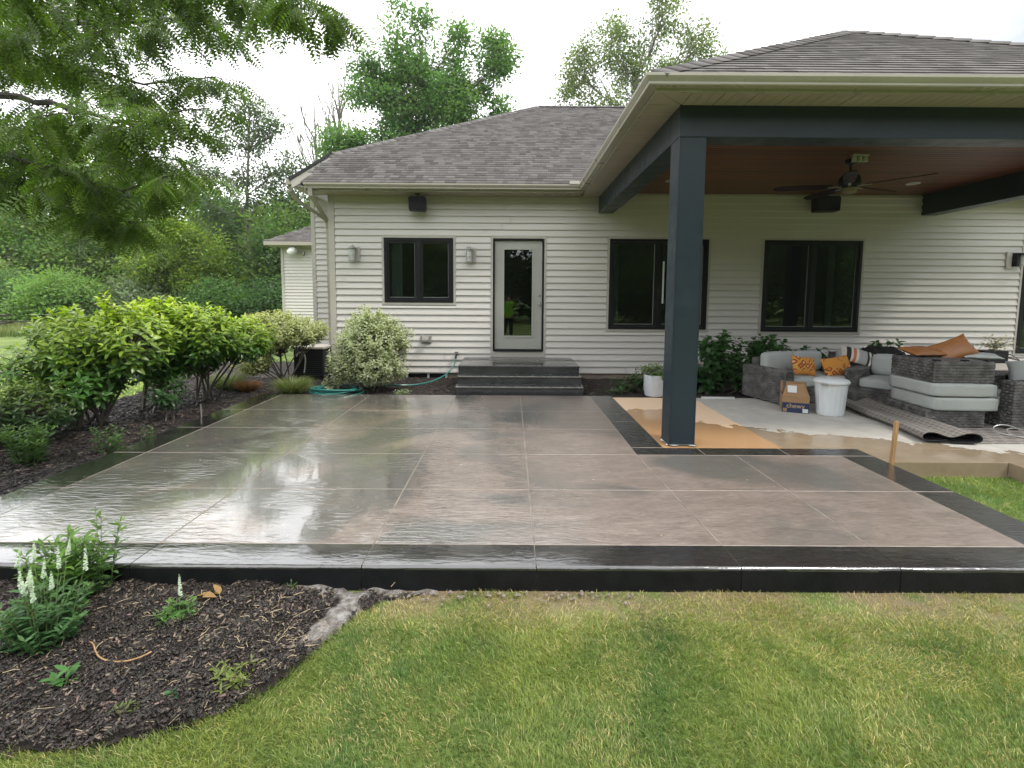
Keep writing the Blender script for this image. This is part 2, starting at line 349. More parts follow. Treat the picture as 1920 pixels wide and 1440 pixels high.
# ------------------------------------------------------------------ object helpers
def tag(o, label=None, cat=None, group=None, kind=None):
    if label: o['label'] = label
    if cat: o['category'] = cat
    if group: o['group'] = group
    if kind: o['kind'] = kind
    return o
def empty(name, loc=(0, 0, 0), rz=0.0, label=None, cat=None, group=None):
    o = bpy.data.objects.new(name, None); COL.objects.link(o)
    o.location = loc; o.rotation_euler = (0, 0, rz); o.empty_display_size = 0.1
    return tag(o, label, cat, group)
def origin_of(o):
    v = Vector((0, 0, 0))
    while o is not None: v += Vector(o.location); o = o.parent
    return v
class MB:
    """collects polygons, builds ONE mesh object"""
    def __init__(s): s.v = []; s.f = []; s.m = []; s.cur = 0
    def add(s, vs_, fs_):
        b = len(s.v); s.v.extend([tuple(v) for v in vs_]); s.f.extend([tuple(i + b for i in f) for f in fs_]); s.m.extend([s.cur] * len(fs_))
        return s
    def box(s, x0, x1, y0, y1, z0, z1, bev=0.0):
        if bev <= 0:
            V = [(x, y, z) for x in (x0, x1) for y in (y0, y1) for z in (z0, z1)]
            F = [(0, 1, 3, 2), (4, 6, 7, 5), (0, 4, 5, 1), (2, 3, 7, 6), (0, 2, 6, 4), (1, 5, 7, 3)]
            return s.add(V, F)
        bm = bmesh.new(); bmesh.ops.create_cube(bm, size=1)
        bmesh.ops.scale(bm, vec=(x1 - x0, y1 - y0, z1 - z0), verts=bm.verts)
        bmesh.ops.translate(bm, vec=((x0 + x1) / 2, (y0 + y1) / 2, (z0 + z1) / 2), verts=bm.verts)
        bmesh.ops.bevel(bm, geom=bm.edges[:], offset=bev, segments=2, profile=0.6, affect='EDGES')
        bm.verts.index_update()
        s.add([v.co[:] for v in bm.verts], [[v.index for v in f.verts] for f in bm.faces]); bm.free(); return s
    def tube(s, pts, r, n=8, caps=True):
        pts = [Vector(p) for p in pts]; R = r if hasattr(r, '__len__') else [r] * len(pts)
        rings = []; prev = None
        for i, p in enumerate(pts):
            d = (pts[min(i + 1, len(pts) - 1)] - pts[max(i - 1, 0)])
            d = d.normalized() if d.length > 1e-9 else Vector((0, 0, 1))
            if prev is None:
                a = Vector((0, 0, 1)) if abs(d.z) < 0.9 else Vector((1, 0, 0)); u = d.cross(a).normalized()
            else:
                u = (prev - d * prev.dot(d)); u = u.normalized() if u.length > 1e-6 else d.orthogonal().normalized()
            prev = u; w = d.cross(u)
            rings.append([p + (u * math.cos(2 * math.pi * k / n) + w * math.sin(2 * math.pi * k / n)) * R[i] for k in range(n)])
        V = [v for rg in rings for v in rg]; F = []
        for i in range(len(pts) - 1):
            for k in range(n):
                F.append((i * n + k, i * n + (k + 1) % n, (i + 1) * n + (k + 1) % n, (i + 1) * n + k))
        if caps: F.append(tuple(range(n))[::-1]); F.append(tuple((len(pts) - 1) * n + k for k in range(n)))
        return s.add(V, F)
    def lathe(s, prof, c=(0, 0, 0), n=20, axis='z', ridges=0, rdepth=0.0):
        V = []; F = []
        for (r, z) in prof:
            for k in range(n):
                a = 2 * math.pi * k / n; q = r * (1 + (rdepth * (1 if math.cos(a * ridges) > 0 else -1) if ridges else 0))
                p = (q * math.cos(a), q * math.sin(a), z)
                if axis == 'y': p = (p[0], -p[2], p[1])
                if axis == 'x': p = (p[2], p[0], p[1])
                V.append((p[0] + c[0], p[1] + c[1], p[2] + c[2]))
        for i in range(len(prof) - 1):
            for k in range(n): F.append((i * n + k, i * n + (k + 1) % n, (i + 1) * n + (k + 1) % n, (i + 1) * n + k))
        F.append(tuple(range(n))[::-1]); F.append(tuple((len(prof) - 1) * n + k for k in range(n)))
        return s.add(V, F)
    def prism(s, poly, z0, z1, ax='z'):
        """polygon (a,b) extruded along ax"""
        n = len(poly)
        def P(a, b, c): return {'z': (a, b, c), 'y': (a, c, b), 'x': (c, a, b)}[ax]
        V = [P(a, b, z0) for a, b in poly] + [P(a, b, z1) for a, b in poly]
        F = [tuple(range(n))[::-1], tuple(range(n, 2 * n))] + [(i, (i + 1) % n, n + (i + 1) % n, n + i) for i in range(n)]
        return s.add(V, F)
    def sweep(s, prof, path, closed_ends=True):
        """profile (offset outwards, z) swept along a plan path with mitres; outward = right of travel"""
        P = [Vector((p[0], p[1])) for p in path]; n = len(prof); V = []; F = []
        for i, p in enumerate(P):
            d0 = (P[i] - P[i - 1]).normalized() if i > 0 else None
            d1 = (P[i + 1] - P[i]).normalized() if i < len(P) - 1 else None
            d0 = d0 or d1; d1 = d1 or d0
            n0 = Vector((d0.y, -d0.x)); n1 = Vector((d1.y, -d1.x)); m = (n0 + n1); m = m / (1 + n0.dot(n1))
            for (o, z) in prof: V.append((p.x + m.x * o, p.y + m.y * o, z))
        for i in range(len(P) - 1):
            for k in range(n): F.append((i * n + k, (i + 1) * n + k, (i + 1) * n + (k + 1) % n, i * n + (k + 1) % n))
        if closed_ends: F.append(tuple(range(n))); F.append(tuple((len(P) - 1) * n + k for k in range(n))[::-1])
        return s.add(V, F)
    def xf(s, mat, start=0):
        for i in range(start, len(s.v)): s.v[i] = tuple(mat @ Vector(s.v[i]))
        return s
    def build(s, name, mat, parent=None, smooth=False, local=False, origin=None, fix=True):
        """verts are world coordinates unless local; the mesh is stored relative to its parent's place (or to origin)"""
        me = bpy.data.meshes.new(name)
        off = Vector((0, 0, 0))
        o = bpy.data.objects.new(name, me); COL.objects.link(o)
        if parent is not None:
            o.parent = parent
            if not local: off = origin_of(parent)
        elif not local:
            if origin is None and s.v:
                A = np.array(s.v); origin = (A[:, 0].mean(), A[:, 1].mean(), A[:, 2].min())
            off = Vector(origin or (0, 0, 0)); o.location = off
        me.from_pydata([(v[0] - off.x, v[1] - off.y, v[2] - off.z) for v in s.v], [], s.f)
        mats = mat if isinstance(mat, (list, tuple)) else [mat]
        for m in mats: me.materials.append(m)
        if len(mats) > 1: me.polygons.foreach_set('material_index', s.m)
        if fix:
            bm = bmesh.new(); bm.from_mesh(me); bmesh.ops.recalc_face_normals(bm, faces=bm.faces); bm.to_mesh(me); bm.free()
        if smooth:
            me.polygons.foreach_set('use_smooth', [True] * len(me.polygons))
            me.set_sharp_from_angle(angle=math.radians(38))
        me.update(); return o
def ibox(name, mat, parent, x0, x1, y0, y1, z0, z1, bev=0.0):
    return MB().box(x0, x1, y0, y1, z0, z1, bev).build(name, mat, parent)
def npmesh(name, V, F, mat, colors=None, parent=None, origin=(0, 0, 0), smooth=False):
    """fast numpy mesh: V (n,3), F (m,k) with constant k"""
    V = np.asarray(V, dtype=np.float32); F = np.asarray(F, dtype=np.int32)
    me = bpy.data.meshes.new(name); off = np.array(origin, dtype=np.float32)
    o = bpy.data.objects.new(name, me); COL.objects.link(o)
    if parent is not None: o.parent = parent; off = np.array(origin_of(parent)[:], dtype=np.float32)
    else: o.location = origin
    me.vertices.add(len(V)); me.vertices.foreach_set('co', (V - off).ravel())
    k = F.shape[1]; me.loops.add(F.size); me.loops.foreach_set('vertex_index', F.ravel())
    me.polygons.add(len(F)); me.polygons.foreach_set('loop_start', np.arange(0, F.size, k, dtype=np.int32))
    try: me.polygons.foreach_set('loop_total', np.full(len(F), k, dtype=np.int32))
    except Exception: pass
    me.materials.append(mat)
    if colors is not None:
        at = me.color_attributes.new('col', 'FLOAT_COLOR', 'POINT')
        c = np.ones((len(V), 4), dtype=np.float32); c[:, :3] = colors
        at.data.foreach_set('color', c.ravel())
    me.update(calc_edges=True)
    if smooth: me.polygons.foreach_set('use_smooth', np.ones(len(F), dtype=bool))
    return o

# ================================================================== GROUND
YW = 9.66
def grid_sheet(name, inside, x0, x1, y0, y1, step, zf, mat):
    nx = int((x1 - x0) / step) + 1; ny = int((y1 - y0) / step) + 1
    V = []; idx = {}; F = []
    for j in range(ny):
        for i in range(nx):
            x = x0 + i * step; y = y0 + j * step
            idx[(i, j)] = len(V); V.append((x, y, zf(x, y)))
    for j in range(ny - 1):
        for i in range(nx - 1):
            if inside(x0 + (i + .5) * step, y0 + (j + .5) * step): F.append((idx[(i, j)], idx[(i + 1, j)], idx[(i + 1, j + 1)], idx[(i, j + 1)]))
    used = sorted({k for f in F for k in f}); rm = {k: n for n, k in enumerate(used)}
    return npmesh(name, [V[k] for k in used], [[rm[k] for k in f] for f in F], mat, smooth=True)
def hsh(x, y): return math.sin(x * 12.9 + y * 4.1) * math.cos(y * 9.7 - x * 5.3)
gm = MB()
ring = [(-260, -260), (260, -260), (260, 330), (-260, 330)]
gm.add([(x, y, -0.15) for x, y in ring], [(0, 1, 2, 3)])
tag(gm.build('ground', MT['ground'], origin=(0, 0, -0.15)), kind='structure')

# edge of the front bed: its border with the lawn, from the patio round to the left
BED = [(-0.25, 2.75), (-0.50, 2.69), (-0.70, 2.60), (-0.82, 2.46), (-0.90, 2.26), (-1.00, 2.02), (-1.14, 1.86), (-1.34, 1.77), (-1.57, 1.70), (-1.95, 1.68), (-2.6, 1.72), (-3.4, 1.9)]
def bed_right(y):  # x of the border at a given y (upper branch)
    for a, b in zip(BED, BED[1:]):
        if b[1] <= y <= a[1]: t = (a[1] - y) / max(1e-6, a[1] - b[1]); return a[0] + (b[0] - a[0]) * t
    return -9
def in_poly(x, y, P):
    c = False; j = len(P) - 1
    for i in range(len(P)):
        if (P[i][1] > y) != (P[j][1] > y) and x < (P[j][0] - P[i][0]) * (y - P[i][1]) / (P[j][1] - P[i][1]) + P[i][0]: c = not c
        j = i
    return c
def pdist(x, y, P):
    d = 9.0
    for (ax_, ay), (bx_, by_) in zip(P, P[1:] + P[:1]):
        vx, vy = bx_ - ax_, by_ - ay; t = max(0, min(1, ((x - ax_) * vx + (y - ay) * vy) / (vx * vx + vy * vy + 1e-9))); d = min(d, math.hypot(x - ax_ - vx * t, y - ay - vy * t))
    return d
FBED = BED + [(-4.2, 2.3), (-4.2, 2.75)]
def fz(x, y): return -0.125 + 0.014 * hsh(x, y) + 0.012 * hsh(x * 2.3, y * 2.7) + 0.02 * math.exp(-((x + 2) ** 2 + (y - 2.2) ** 2))
tag(grid_sheet('mulch_bed', lambda x, y: in_poly(x, y, FBED), -4.2, -0.2, 1.6, 2.78, 0.025, lambda x, y: fz(x, y) - 0.03 * max(0, 1 - pdist(x, y, FBED) / 0.09) * (y < 2.7 or x > -0.95), MT['mulch']), kind='structure')
# pale cement washed out over the soil between the bed and the lawn: how strong it is, point by point
WASH = [[(-0.95, 2.74), (-0.84, 2.62), (-0.89, 2.44), (-0.95, 2.30)], [(-1.12, 2.755), (-0.8, 2.74), (-0.4, 2.745)]]
def pale_at(x, y):
    d = 9.0
    for P in WASH:
        for (ax_, ay), (bx_, by_) in zip(P, P[1:]):
            vx, vy = bx_ - ax_, by_ - ay; t = max(0, min(1, ((x - ax_) * vx + (y - ay) * vy) / (vx * vx + vy * vy))); d = min(d, math.hypot(x - ax_ - vx * t, y - ay - vy * t))
    return max(0.0, 0.95 - d / (0.13 + 0.04 * hsh(x * 4, y * 4)))
fb = bpy.data.objects['mulch_bed']; at = fb.data.color_attributes.new('col', 'FLOAT_COLOR', 'POINT')
for i_, v_ in enumerate(fb.data.vertices): k_ = pale_at(v_.co.x, v_.co.y); at.data[i_].color = (k_, k_, k_, 1)
LBED = [(-3.87, 2.9), (-3.87, 7.70), (1.58, 7.70), (1.58, 7.60), (3.9, 7.60), (3.9, 8.6), (12, 8.6), (12, 9.7), (-3.3, 9.7), (-3.3, 12), (-7.2, 12), (-6.0, 8), (-5.75, 5.6), (-6.0, 4.2), (-5.4, 2.9)]
def lz(x, y): return -0.055 + 0.015 * hsh(x * 1.5, y * 1.5) + 0.01 * hsh(x * 4.3, y * 3.7)
tag(grid_sheet('garden_bed', lambda x, y: in_poly(x, y, LBED), -7.3, 12.0, 2.9, 12.0, 0.07, lz, MT['mulch']), kind='structure')

# ================================================================== PATIO
patio = tag(empty('patio', (0, 4, 0)), kind='structure')
base = MB(); base.prism([(-3.88, 2.76), (3.55, 2.76), (3.55, 5.0), (1.57, 5.0), (1.57, 7.69), (-3.86, 7.69)], -0.16, -0.007)
base.build('base_slab', MT['joint'], patio)
def panel(x0, x1, y0, y1, mat, xt0=None, xt1=None, thick=0.02, g=0.0028):
    """one saw-cut slab: chamfered edges, a gap all round; xt0/xt1 are the x at its far side where joints run askew"""
    xt0 = x0 if xt0 is None else xt0; xt1 = x1 if xt1 is None else xt1
    def quad(i, z): return [(x0 + i, y0 + i, z), (x1 - i, y0 + i, z), (xt1 - i, y1 - i, z), (xt0 + i, y1 - i, z)]
    m = MB(); V = quad(g, -thick) + quad(g, -0.003) + quad(g + 0.003, 0.0)
    F = [(8, 9, 10, 11)]
    for a in (0, 4): F += [(a + i, a + (i + 1) % 4, a + 4 + (i + 1) % 4, a + 4 + i) for i in range(4)]
    m.add(V, F); m.m = [0] + [1] * (len(F) - 1); return m.build('panel', [mat, MT['joint']], patio)
def cx(y): return 1.338 + (1.24 - 1.338) * (y - 2.733) / (4.78 - 2.733)
rows = [2.99, 3.88, 4.78, 5.72, 6.63, 7.70]
for a, b in zip(rows, rows[1:]):
    xs0 = [-3.55, -2.17, -0.845, 0.155]
    for p, q in zip(xs0, xs0[1:]): panel(p, q, a, b, MT['patio'])
    if b < 4.9:
        panel(0.155, cx(a), a, b, MT['patio'], 0.155, cx(b)); panel(cx(a), 2.25 - 0.02 * (a - 3), a, b, MT['patio'], cx(b), 2.25 - 0.02 * (b - 3))
        panel(2.25 - 0.02 * (a - 3), 3.24, a, b, MT['patio'], 2.25 - 0.02 * (b - 3), 3.24)
    else:
        panel(0.155, 1.24, a, b, MT['patio']); 
    panel(-3.88, -3.55, a, b, MT['band'])
for a, b in ((5.02, 6.1), (6.1, 7.1), (7.1, 7.70)): panel(1.24, 1.575, a, b, MT['band'])
for a, b in ((1.24, 1.92), (1.92, 2.75), (2.75, 3.57)): panel(a, b, 4.78, 5.02, MT['band'])
for a, b in ((2.99, 3.88), (3.88, 4.78)): panel(3.24, 3.57, a, b, MT['band'])
# front border blocks with a rounded nose and a full-height face
xs = [-3.88, -3.22, -2.17, -0.845, 0.155, cx(2.85), 2.25, 3.57]
for p, q in zip(xs, xs[1:]):
    m = MB(); n = 7; r = 0.022
    prof = [(2.988, -0.02), (2.988, -0.001), (2.984, 0.0)] + [(2.733 + r - r * math.sin(t), -r + r * math.cos(t)) for t in [i * math.pi / 2 / n for i in range(n + 1)]] + [(2.737, -0.17), (2.9, -0.17)]
    steps = max(2, int((q - p) / 0.12)); V = []; F = []
    for i in range(steps + 1):
        x = p + 0.003 + (q - p - 0.006) * i / steps
        for (yy, zz) in prof:
            w = 0.003 * hsh(x * 2, zz * 9) if yy < 2.8 and zz < -0.005 else 0
            V.append((x, yy + w, zz + (0.001 * hsh(x * 3, 1) if yy < 2.8 else 0)))
    k = len(prof)
    for i in range(steps):
        for j in range(k): F.append((i * k + j, (i + 1) * k + j, (i + 1) * k + (j + 1) % k, i * k + (j + 1) % k))
    F.append(tuple(range(k))); F.append(tuple(steps * k + j for j in range(k))[::-1])
    m.add(V, F)
    m.m = [1 if all(V[i_][2] < -0.017 for i_ in f) else 0 for f in F]
    m.build('border_block', [MT['band'], MT['band_face']], patio, smooth=True)
ibox('edge_face', MT['band'], patio, 3.555, 3.568, 2.76, 4.6, -0.17, -0.012)

# old concrete under the porch
pf = tag(empty('porch_floor', (3.5, 6, 0)), kind='structure')
for (a, b, c, d_) in ((1.58, 2.80, 5.024, 7.60), (2.80, 4.73, 5.024, 7.60), (3.574, 4.73, 4.61, 5.02), (4.735, 7.5, 4.42, 7.6), (7.505, 12.0, 4.42, 8.6), (3.9, 7.5, 7.605, 8.6)):
    MB().box(a, b, c, d_, -0.17, -0.002, 0.006).build('slab', MT['porchfloor'], pf)

# ================================================================== STEPS
steps = tag(empty('stairs', (0.15, 8.6, 0)), 'three wet charcoal concrete steps leading up to the back door', 'steps')
for (y0, y1, z0, z1, x0, x1) in ((7.81, 8.115, -0.1, 0.11, -0.87, 1.16), (8.10, 8.405, -0.1, 0.232, -0.865, 1.16), (8.39, 9.635, -0.1, 0.367, -0.88, 1.165)):
    m = MB().box(x0, x1, y0 + 0.012, y1, z0, z1 - 0.03); m.build('riser', MT['step'], steps)
    m = MB().box(x0 - 0.006, x1 + 0.006, y0, y1, z1 - 0.0305, z1, 0.006); t_ = m.build('tread', MT['step'], steps)
for (y0, z1, x0, x1) in ((7.81, 0.11, -0.86, 1.15), (8.10, 0.232, -0.85, 1.15)):
    # worn pale nosing: a thin ragged skin on the tread edge
    V = []; F = []; n = 60
    for i in range(n + 1):
        x = x0 + (x1 - x0) * i / n; w = 0.02 + 0.018 * abs(hsh(x * 5, z1 * 20)) + 0.015 * random.random()
        V += [(x, y0 - 0.0015, z1 - 0.008), (x, y0 - 0.0005, z1 + 0.0012), (x, y0 + w, z1 + 0.0012)]
    for i in range(n): a = 3 * i; F += [(a, a + 3, a + 4, a + 1), (a + 1, a + 4, a + 5, a + 2)]
    MB().add(V, F).build('worn_nosing', MT['step_worn'], steps)

# ================================================================== HOUSE
house = tag(empty('house', (3, 12, 0)), 'single storey beige clapboard house with grey hip roof and a covered porch', 'house')
wall = MB()
# backing wall with openings, built as strips between them
OPEN = [(-2.42, -1.10, 1.41, 2.635), (-0.345, 0.634, 0.48, 2.635), (1.88, 3.765, 0.92, 2.64), (4.825, 6.70, 0.89, 2.635), (9.80, 11.6, 0.50, 2.67)]
def wallstrips(mb, xa, xb, za, zb, opens, y0, y1):
    x = xa
    for (a, b, c, d_) in opens:
        mb.box(x, a, y0, y1, za, zb); mb.box(a, b, y0, y1, za, c); mb.box(a, b, y0, y1, d_, zb); x = b
    mb.box(x, xb, y0, y1, za, zb)
wallstrips(wall, -3.44, 12.0, 0.05, 3.50, OPEN, YW, YW + 0.12)
wall.box(-3.44, -3.32, YW + 0.12, 11.86, 0.05, 3.5); wall.box(11.88, 12.0, YW + 0.12, 16, 0.05, 3.5)
wallo = wall.build('wall', MT['siding'], house)
fd = MB()
fd.box(-3.42, -2.05, YW + 0.012, YW + 0.13, -0.3, 0.05); fd.box(-1.22, 12, YW + 0.012, YW + 0.13, -0.3, 0.05); fd.box(-2.05, -1.22, YW + 0.012, YW + 0.13, -0.3, -0.13)
fd.box(-3.42, -3.3, YW + 0.13, 11.8, -0.3, 0.05)
fd.build('foundation', MT['foundation'], house)
PT, H = 0.1247, 0.1247
board_cache = {}
def board(x0, x1, z0, h, parent, y=YW, name='siding_board'):
    key = (round(x1 - x0, 3), round(h, 3))
    pr = origin_of(parent)
    if key not in board_cache:
        L_ = x1 - x0; m = MB(); n = 1
        a = -0.027; b = -0.001
        prof = [(0.0, 0.016), (a + 0.010, 0.012), (a + 0.001, 0.0), (a, 0.003), (a + 0.001, 0.016), (b, h), (0.0, h)]
        k = len(prof); V = [(xx, p, q) for xx in (0, L_) for p, q in prof]
        F = [tuple(range(k))[::-1], tuple(range(k, 2 * k))] + [(i, (i + 1) % k, k + (i + 1) % k, k + i) for i in range(k)]
        m.add(V, F); o = m.build(name, MT['siding'], parent, local=True); board_cache[key] = o.data
    else:
        o = bpy.data.objects.new(name, board_cache[key]); COL.objects.link(o); o.parent = parent
    o.location = (x0 - pr.x, y - 0.0015 - pr.y, z0 - pr.z); return o
TR = 0.045
def courses(xa, xb, za, zb, opens, parent, y=YW):
    z = za
    while z < zb - 0.02:
        top = min(z + PT, zb); cuts = []; sl = []
        rj = random.Random(int(z * 1000))
        for (a, b, c, d_) in opens:
            A, B, C_, D_ = a - TR, b + TR, c - TR, d_ + TR
            if top <= C_ + 0.004 or z >= D_ - 0.004: continue
            cuts.append((A, B))
            if z < C_ - 0.01: sl.append((A, B, z, C_ - z))
            if top > D_ + 0.01: sl.append((A, B, D_, top - D_))
        x = xa
        for (A, B) in cuts:
            if A - x > 0.02: board(x, A, z, top - z, parent, y)
            x = B
        if xb - x > 0.02:
            while xb - x > 4.4:     # factory lengths lap over each other at staggered joints
                cut = x + rj.uniform(1.8, 3.7); board(x, cut + 0.02, z, top - z, parent, y - 0.0018); x = cut
            board(x, xb, z, top - z, parent, y)
        for (A, B, zz, hh) in sl: board(A, B, zz, hh, parent, y)
        z += PT
courses(-3.345, 11.9, 0.055, 3.49, OPEN, wallo)
ibox('corner_board', MT['trim'], house, -3.465, -3.35, YW - 0.024, YW + 0.1, 0.04, 3.44, 0.004)

def window(x0, x1, z0, z1, label=None, curtain=False, mullion=True, strips=None):
    fw = 0.055; m = MB(); y0, y1 = YW - 0.035, YW + 0.10
    m.box(x0, x1, y0, y1, z0, z0 + fw); m.box(x0, x1, y0, y1, z1 - fw, z1)
    m.box(x0, x0 + fw, y0, y1, z0 + fw, z1 - fw); m.box(x1 - fw, x1, y0, y1, z0 + fw, z1 - fw)
    xc_ = (x0 + x1) / 2
    m.box(xc_ - 0.035, xc_ + 0.035, y0 + 0.004, y1, z0 + fw, z1 - fw)
    w = m.build('window', MT['frame'], house)
    if label: w['label'] = label
    t = MB(); a = TR - 0.003
    t.box(x0 - a, x1 + a, YW - 0.028, YW + 0.02, z0 - a, z0 - 0.001); t.box(x0 - a, x1 + a, YW - 0.028, YW + 0.02, z1 + 0.001, z1 + a)
    t.box(x0 - a, x0 - 0.001, YW - 0.028, YW + 0.02, z0 - 0.001, z1 + 0.001); t.box(x1 + 0.001, x1 + a, YW - 0.028, YW + 0.02, z0 - 0.001, z1 + 0.001)
    t.build('window_trim', MT['trim'], w)
    for (a, b) in ((x0 + fw, xc_ - 0.035), (xc_ + 0.035, x1 - fw)):
        s = MB(); sw_ = 0.042; ys, ye = YW - 0.018, YW + 0.045; c, d_ = z0 + fw, z1 - fw
        s.box(a + .002, b - .002, ys, ye, c + .002, c + sw_); s.box(a + .002, b - .002, ys, ye, d_ - sw_, d_ - .002)
        s.box(a + .002, a + sw_, ys, ye, c + sw_, d_ - sw_); s.box(b - sw_, b - .002, ys, ye, c + sw_, d_ - sw_)
        s.build('sash', MT['frame'], w)
        g = MB(); gw = 0.007; a2, b2, c2, d2 = a + sw_, b - sw_, c + sw_, d_ - sw_
        g.box(a2, b2, ys + 0.015, ys + 0.03, c2, c2 + gw); g.box(b2 - gw, b2, ys + 0.015, ys + 0.03, c2 + gw, d2)
        g.build('glazing_bead', MT['grey_line'], w)
        MB().box(a2, b2, ys + 0.034, ys + 0.038, c2, d2).build('pane', MT['glass'], w)
    r = MB(); Yb = YW + 1.6; xa, xb, za, zb = x0 - 0.5, x1 + 0.5, z0 - 0.5, z1 + 0.3; Yf = YW + 0.125
    r.add([(xa, Yf, za), (xb, Yf, za), (xb, Yb, za), (xa, Yb, za), (xa, Yf, zb), (xb, Yf, zb), (xb, Yb, zb), (xa, Yb, zb)],
          [(0, 1, 2, 3), (4, 7, 6, 5), (3, 2, 6, 7), (0, 3, 7, 4), (1, 5, 6, 2)])
    r.build('room_interior', MT['interior'], w)
    if curtain:
        for (cx0, cx1) in curtain:
            V = []; F = []; n = 24
            for i in range(n + 1):
                x = cx0 + (cx1 - cx0) * i / n; yy = YW + 0.20 + 0.02 * math.sin(i * 1.3)
                V += [(x, yy, z0 - 0.2), (x, yy, z1 + 0.1)]
            for i in range(n): F.append((2 * i, 2 * i + 2, 2 * i + 3, 2 * i + 1))
            MB().add(V, F).build('curtain', MT['curtain'], w, smooth=True)
    return w
window(-2.42, -1.10, 1.41, 2.635, curtain=[(-2.33, -2.12)])
w2 = window(1.88, 3.765, 0.92, 2.64, curtain=[(1.95, 2.1)])
MB().box(2.90, 2.93, YW - 0.028, YW - 0.019, 1.42, 2.22).build('label_strip', MT['white'], w2)
window(4.825, 6.70, 0.89, 2.635, curtain=[(6.2, 6.32)])
window(9.80, 11.6, 0.50, 2.67, 'tall black framed glass door at the right end of the wall', curtain=[(10.0, 11.5)])

# door
d0, d1, dz0, dz1 = -0.345, 0.634, 0.48, 2.635
dr = MB(); y0, y1 = YW - 0.03, YW + 0.10
dr.box(d0, d0 + 0.03, y0, y1, dz0, dz1); dr.box(d1 - 0.03, d1, y0, y1, dz0, dz1); dr.box(d0 + .03, d1 - .03, y0, y1, dz1 - 0.03, dz1); dr.box(d0 + .03, d1 - .03, y0 - 0.02, y1, dz0, dz0 + 0.035)
door = dr.build('door', MT['frame'], house)
t = MB(); a = TR - 0.003
t.box(d0 - a, d1 + a, YW - 0.028, YW + 0.02, dz1 + 0.001, dz1 + a); t.box(d0 - a, d0 - 0.001, YW - 0.028, YW + 0.02, 0.37, dz1 + 0.001); t.box(d1 + 0.001, d1 + a, YW - 0.028, YW + 0.02, 0.37, dz1 + 0.001)
t.box(d0 - 0.001, d1 + 0.001, YW - 0.024, YW - 0.001, 0.37, dz0 - 0.001)
t.build('door_trim', MT['trim'], door)
lx0, lx1, lz0, lz1 = d0 + 0.036, d1 - 0.036, dz0 + 0.04, dz1 - 0.036
gx0, gx1, gz0, gz1 = -0.13, 0.405, 0.78, 2.43
s = MB(); ys, ye = YW + 0.03, YW + 0.075
s.box(lx0, gx0, ys, ye, lz0, lz1); s.box(gx1, lx1, ys, ye, lz0, lz1); s.box(gx0, gx1, ys, ye, lz0, gz0); s.box(gx0, gx1, ys, ye, gz1, lz1)
s.build('door_leaf', MT['door'], door)
s = MB(); q = 0.035; yb_ = ys - 0.014
s.box(gx0 - q, gx1 + q, yb_, ys, gz0 - q, gz0); s.box(gx0 - q, gx1 + q, yb_, ys, gz1, gz1 + q); s.box(gx0 - q, gx0, yb_, ys, gz0, gz1); s.box(gx1, gx1 + q, yb_, ys, gz0, gz1)
s.build('glass_surround', MT['door'], door)
MB().box(gx0, gx1, ys + 0.008, ys + 0.014, gz0, gz1).build('pane', MT['glass'], door)
kn = MB(); kn.lathe([(0.028, 0), (0.028, 0.008), (0.011, 0.012), (0.011, 0.03), (0.027, 0.038), (0.030, 0.052), (0.022, 0.066), (0.002, 0.069)], (0.545, ys - 0.001, 1.40), 16, 'y')
kn.build('knob', MT['chrome'], door, smooth=True)
kn = MB(); kn.lathe([(0.02, 0), (0.02, 0.012), (0.014, 0.02), (0.001, 0.021)], (0.545, ys - 0.001, 1.56), 14, 'y'); kn.build('deadbolt', MT['chrome'], door, smooth=True)
r = MB(); Yb = YW + 2.0; xa, xb, za, zb = d0 - .5, d1 + .5, 0.3, 2.9; Yf = YW + 0.125
r.add([(xa, Yf, za), (xb, Yf, za), (xb, Yb, za), (xa, Yb, za), (xa, Yf, zb), (xb, Yf, zb), (xb, Yb, zb), (xa, Yb, zb)], [(0, 1, 2, 3), (4, 7, 6, 5), (3, 2, 6, 7), (0, 3, 7, 4), (1, 5, 6, 2)])
r.build('room_interior', MT['interior'], door)
# basement window
bw = MB(); bw.box(-2.04, -1.23, YW + 0.0, YW + 0.06, -0.13, -0.105); bw.box(-2.04, -1.23, YW, YW + 0.06, 0.03, 0.049); bw.box(-2.04, -2.0, YW, YW + .06, -.105, .03); bw.box(-1.62, -1.585, YW, YW + .06, -.105, .03); bw.box(-1.27, -1.23, YW, YW + .06, -.105, .03)
b_ = bw.build('basement_window', MT['white'], house); MB().box(-2.0, -1.27, YW + 0.062, YW + 0.07, -.105, .03).build('pane', MT['frame'], b_)

# ---- eaves: fascia, gutter and soffit run round the main eave and the porch
path = [(-3.68, 9.17), (1.31, 9.17), (1.31, 4.73), (8.5, 4.73), (8.5, 9.17), (12.0, 9.17)]
MB().sweep([(-0.02, 3.40), (0.0, 3.40), (0.0, 3.52), (-0.02, 3.52)], path).build('fascia', MT['gutter'], house)
gp = [(0.002, 3.43), (0.078, 3.43), (0.088, 3.438), (0.088, 3.456), (0.1, 3.468), (0.116, 3.488), (0.122, 3.497), (0.122, 3.520), (0.112, 3.522), (0.108, 3.512), (0.10, 3.49), (0.07, 3.45), (0.012, 3.45), (0.012, 3.520), (0.002, 3.520)]
MB().sweep(gp, path).build('gutter', MT['gutter'], house)
MB().sweep([(-0.03, 3.523), (0.02, 3.523), (0.035, 3.528), (0.035, 3.536), (-0.03, 3.544)], path).build('drip_edge', MT['blacktrim'], house)
MB().box(1.03, 1.20, 9.03, 9.06, 3.52, 3.575).build('splash_guard', MT['trim'], house)
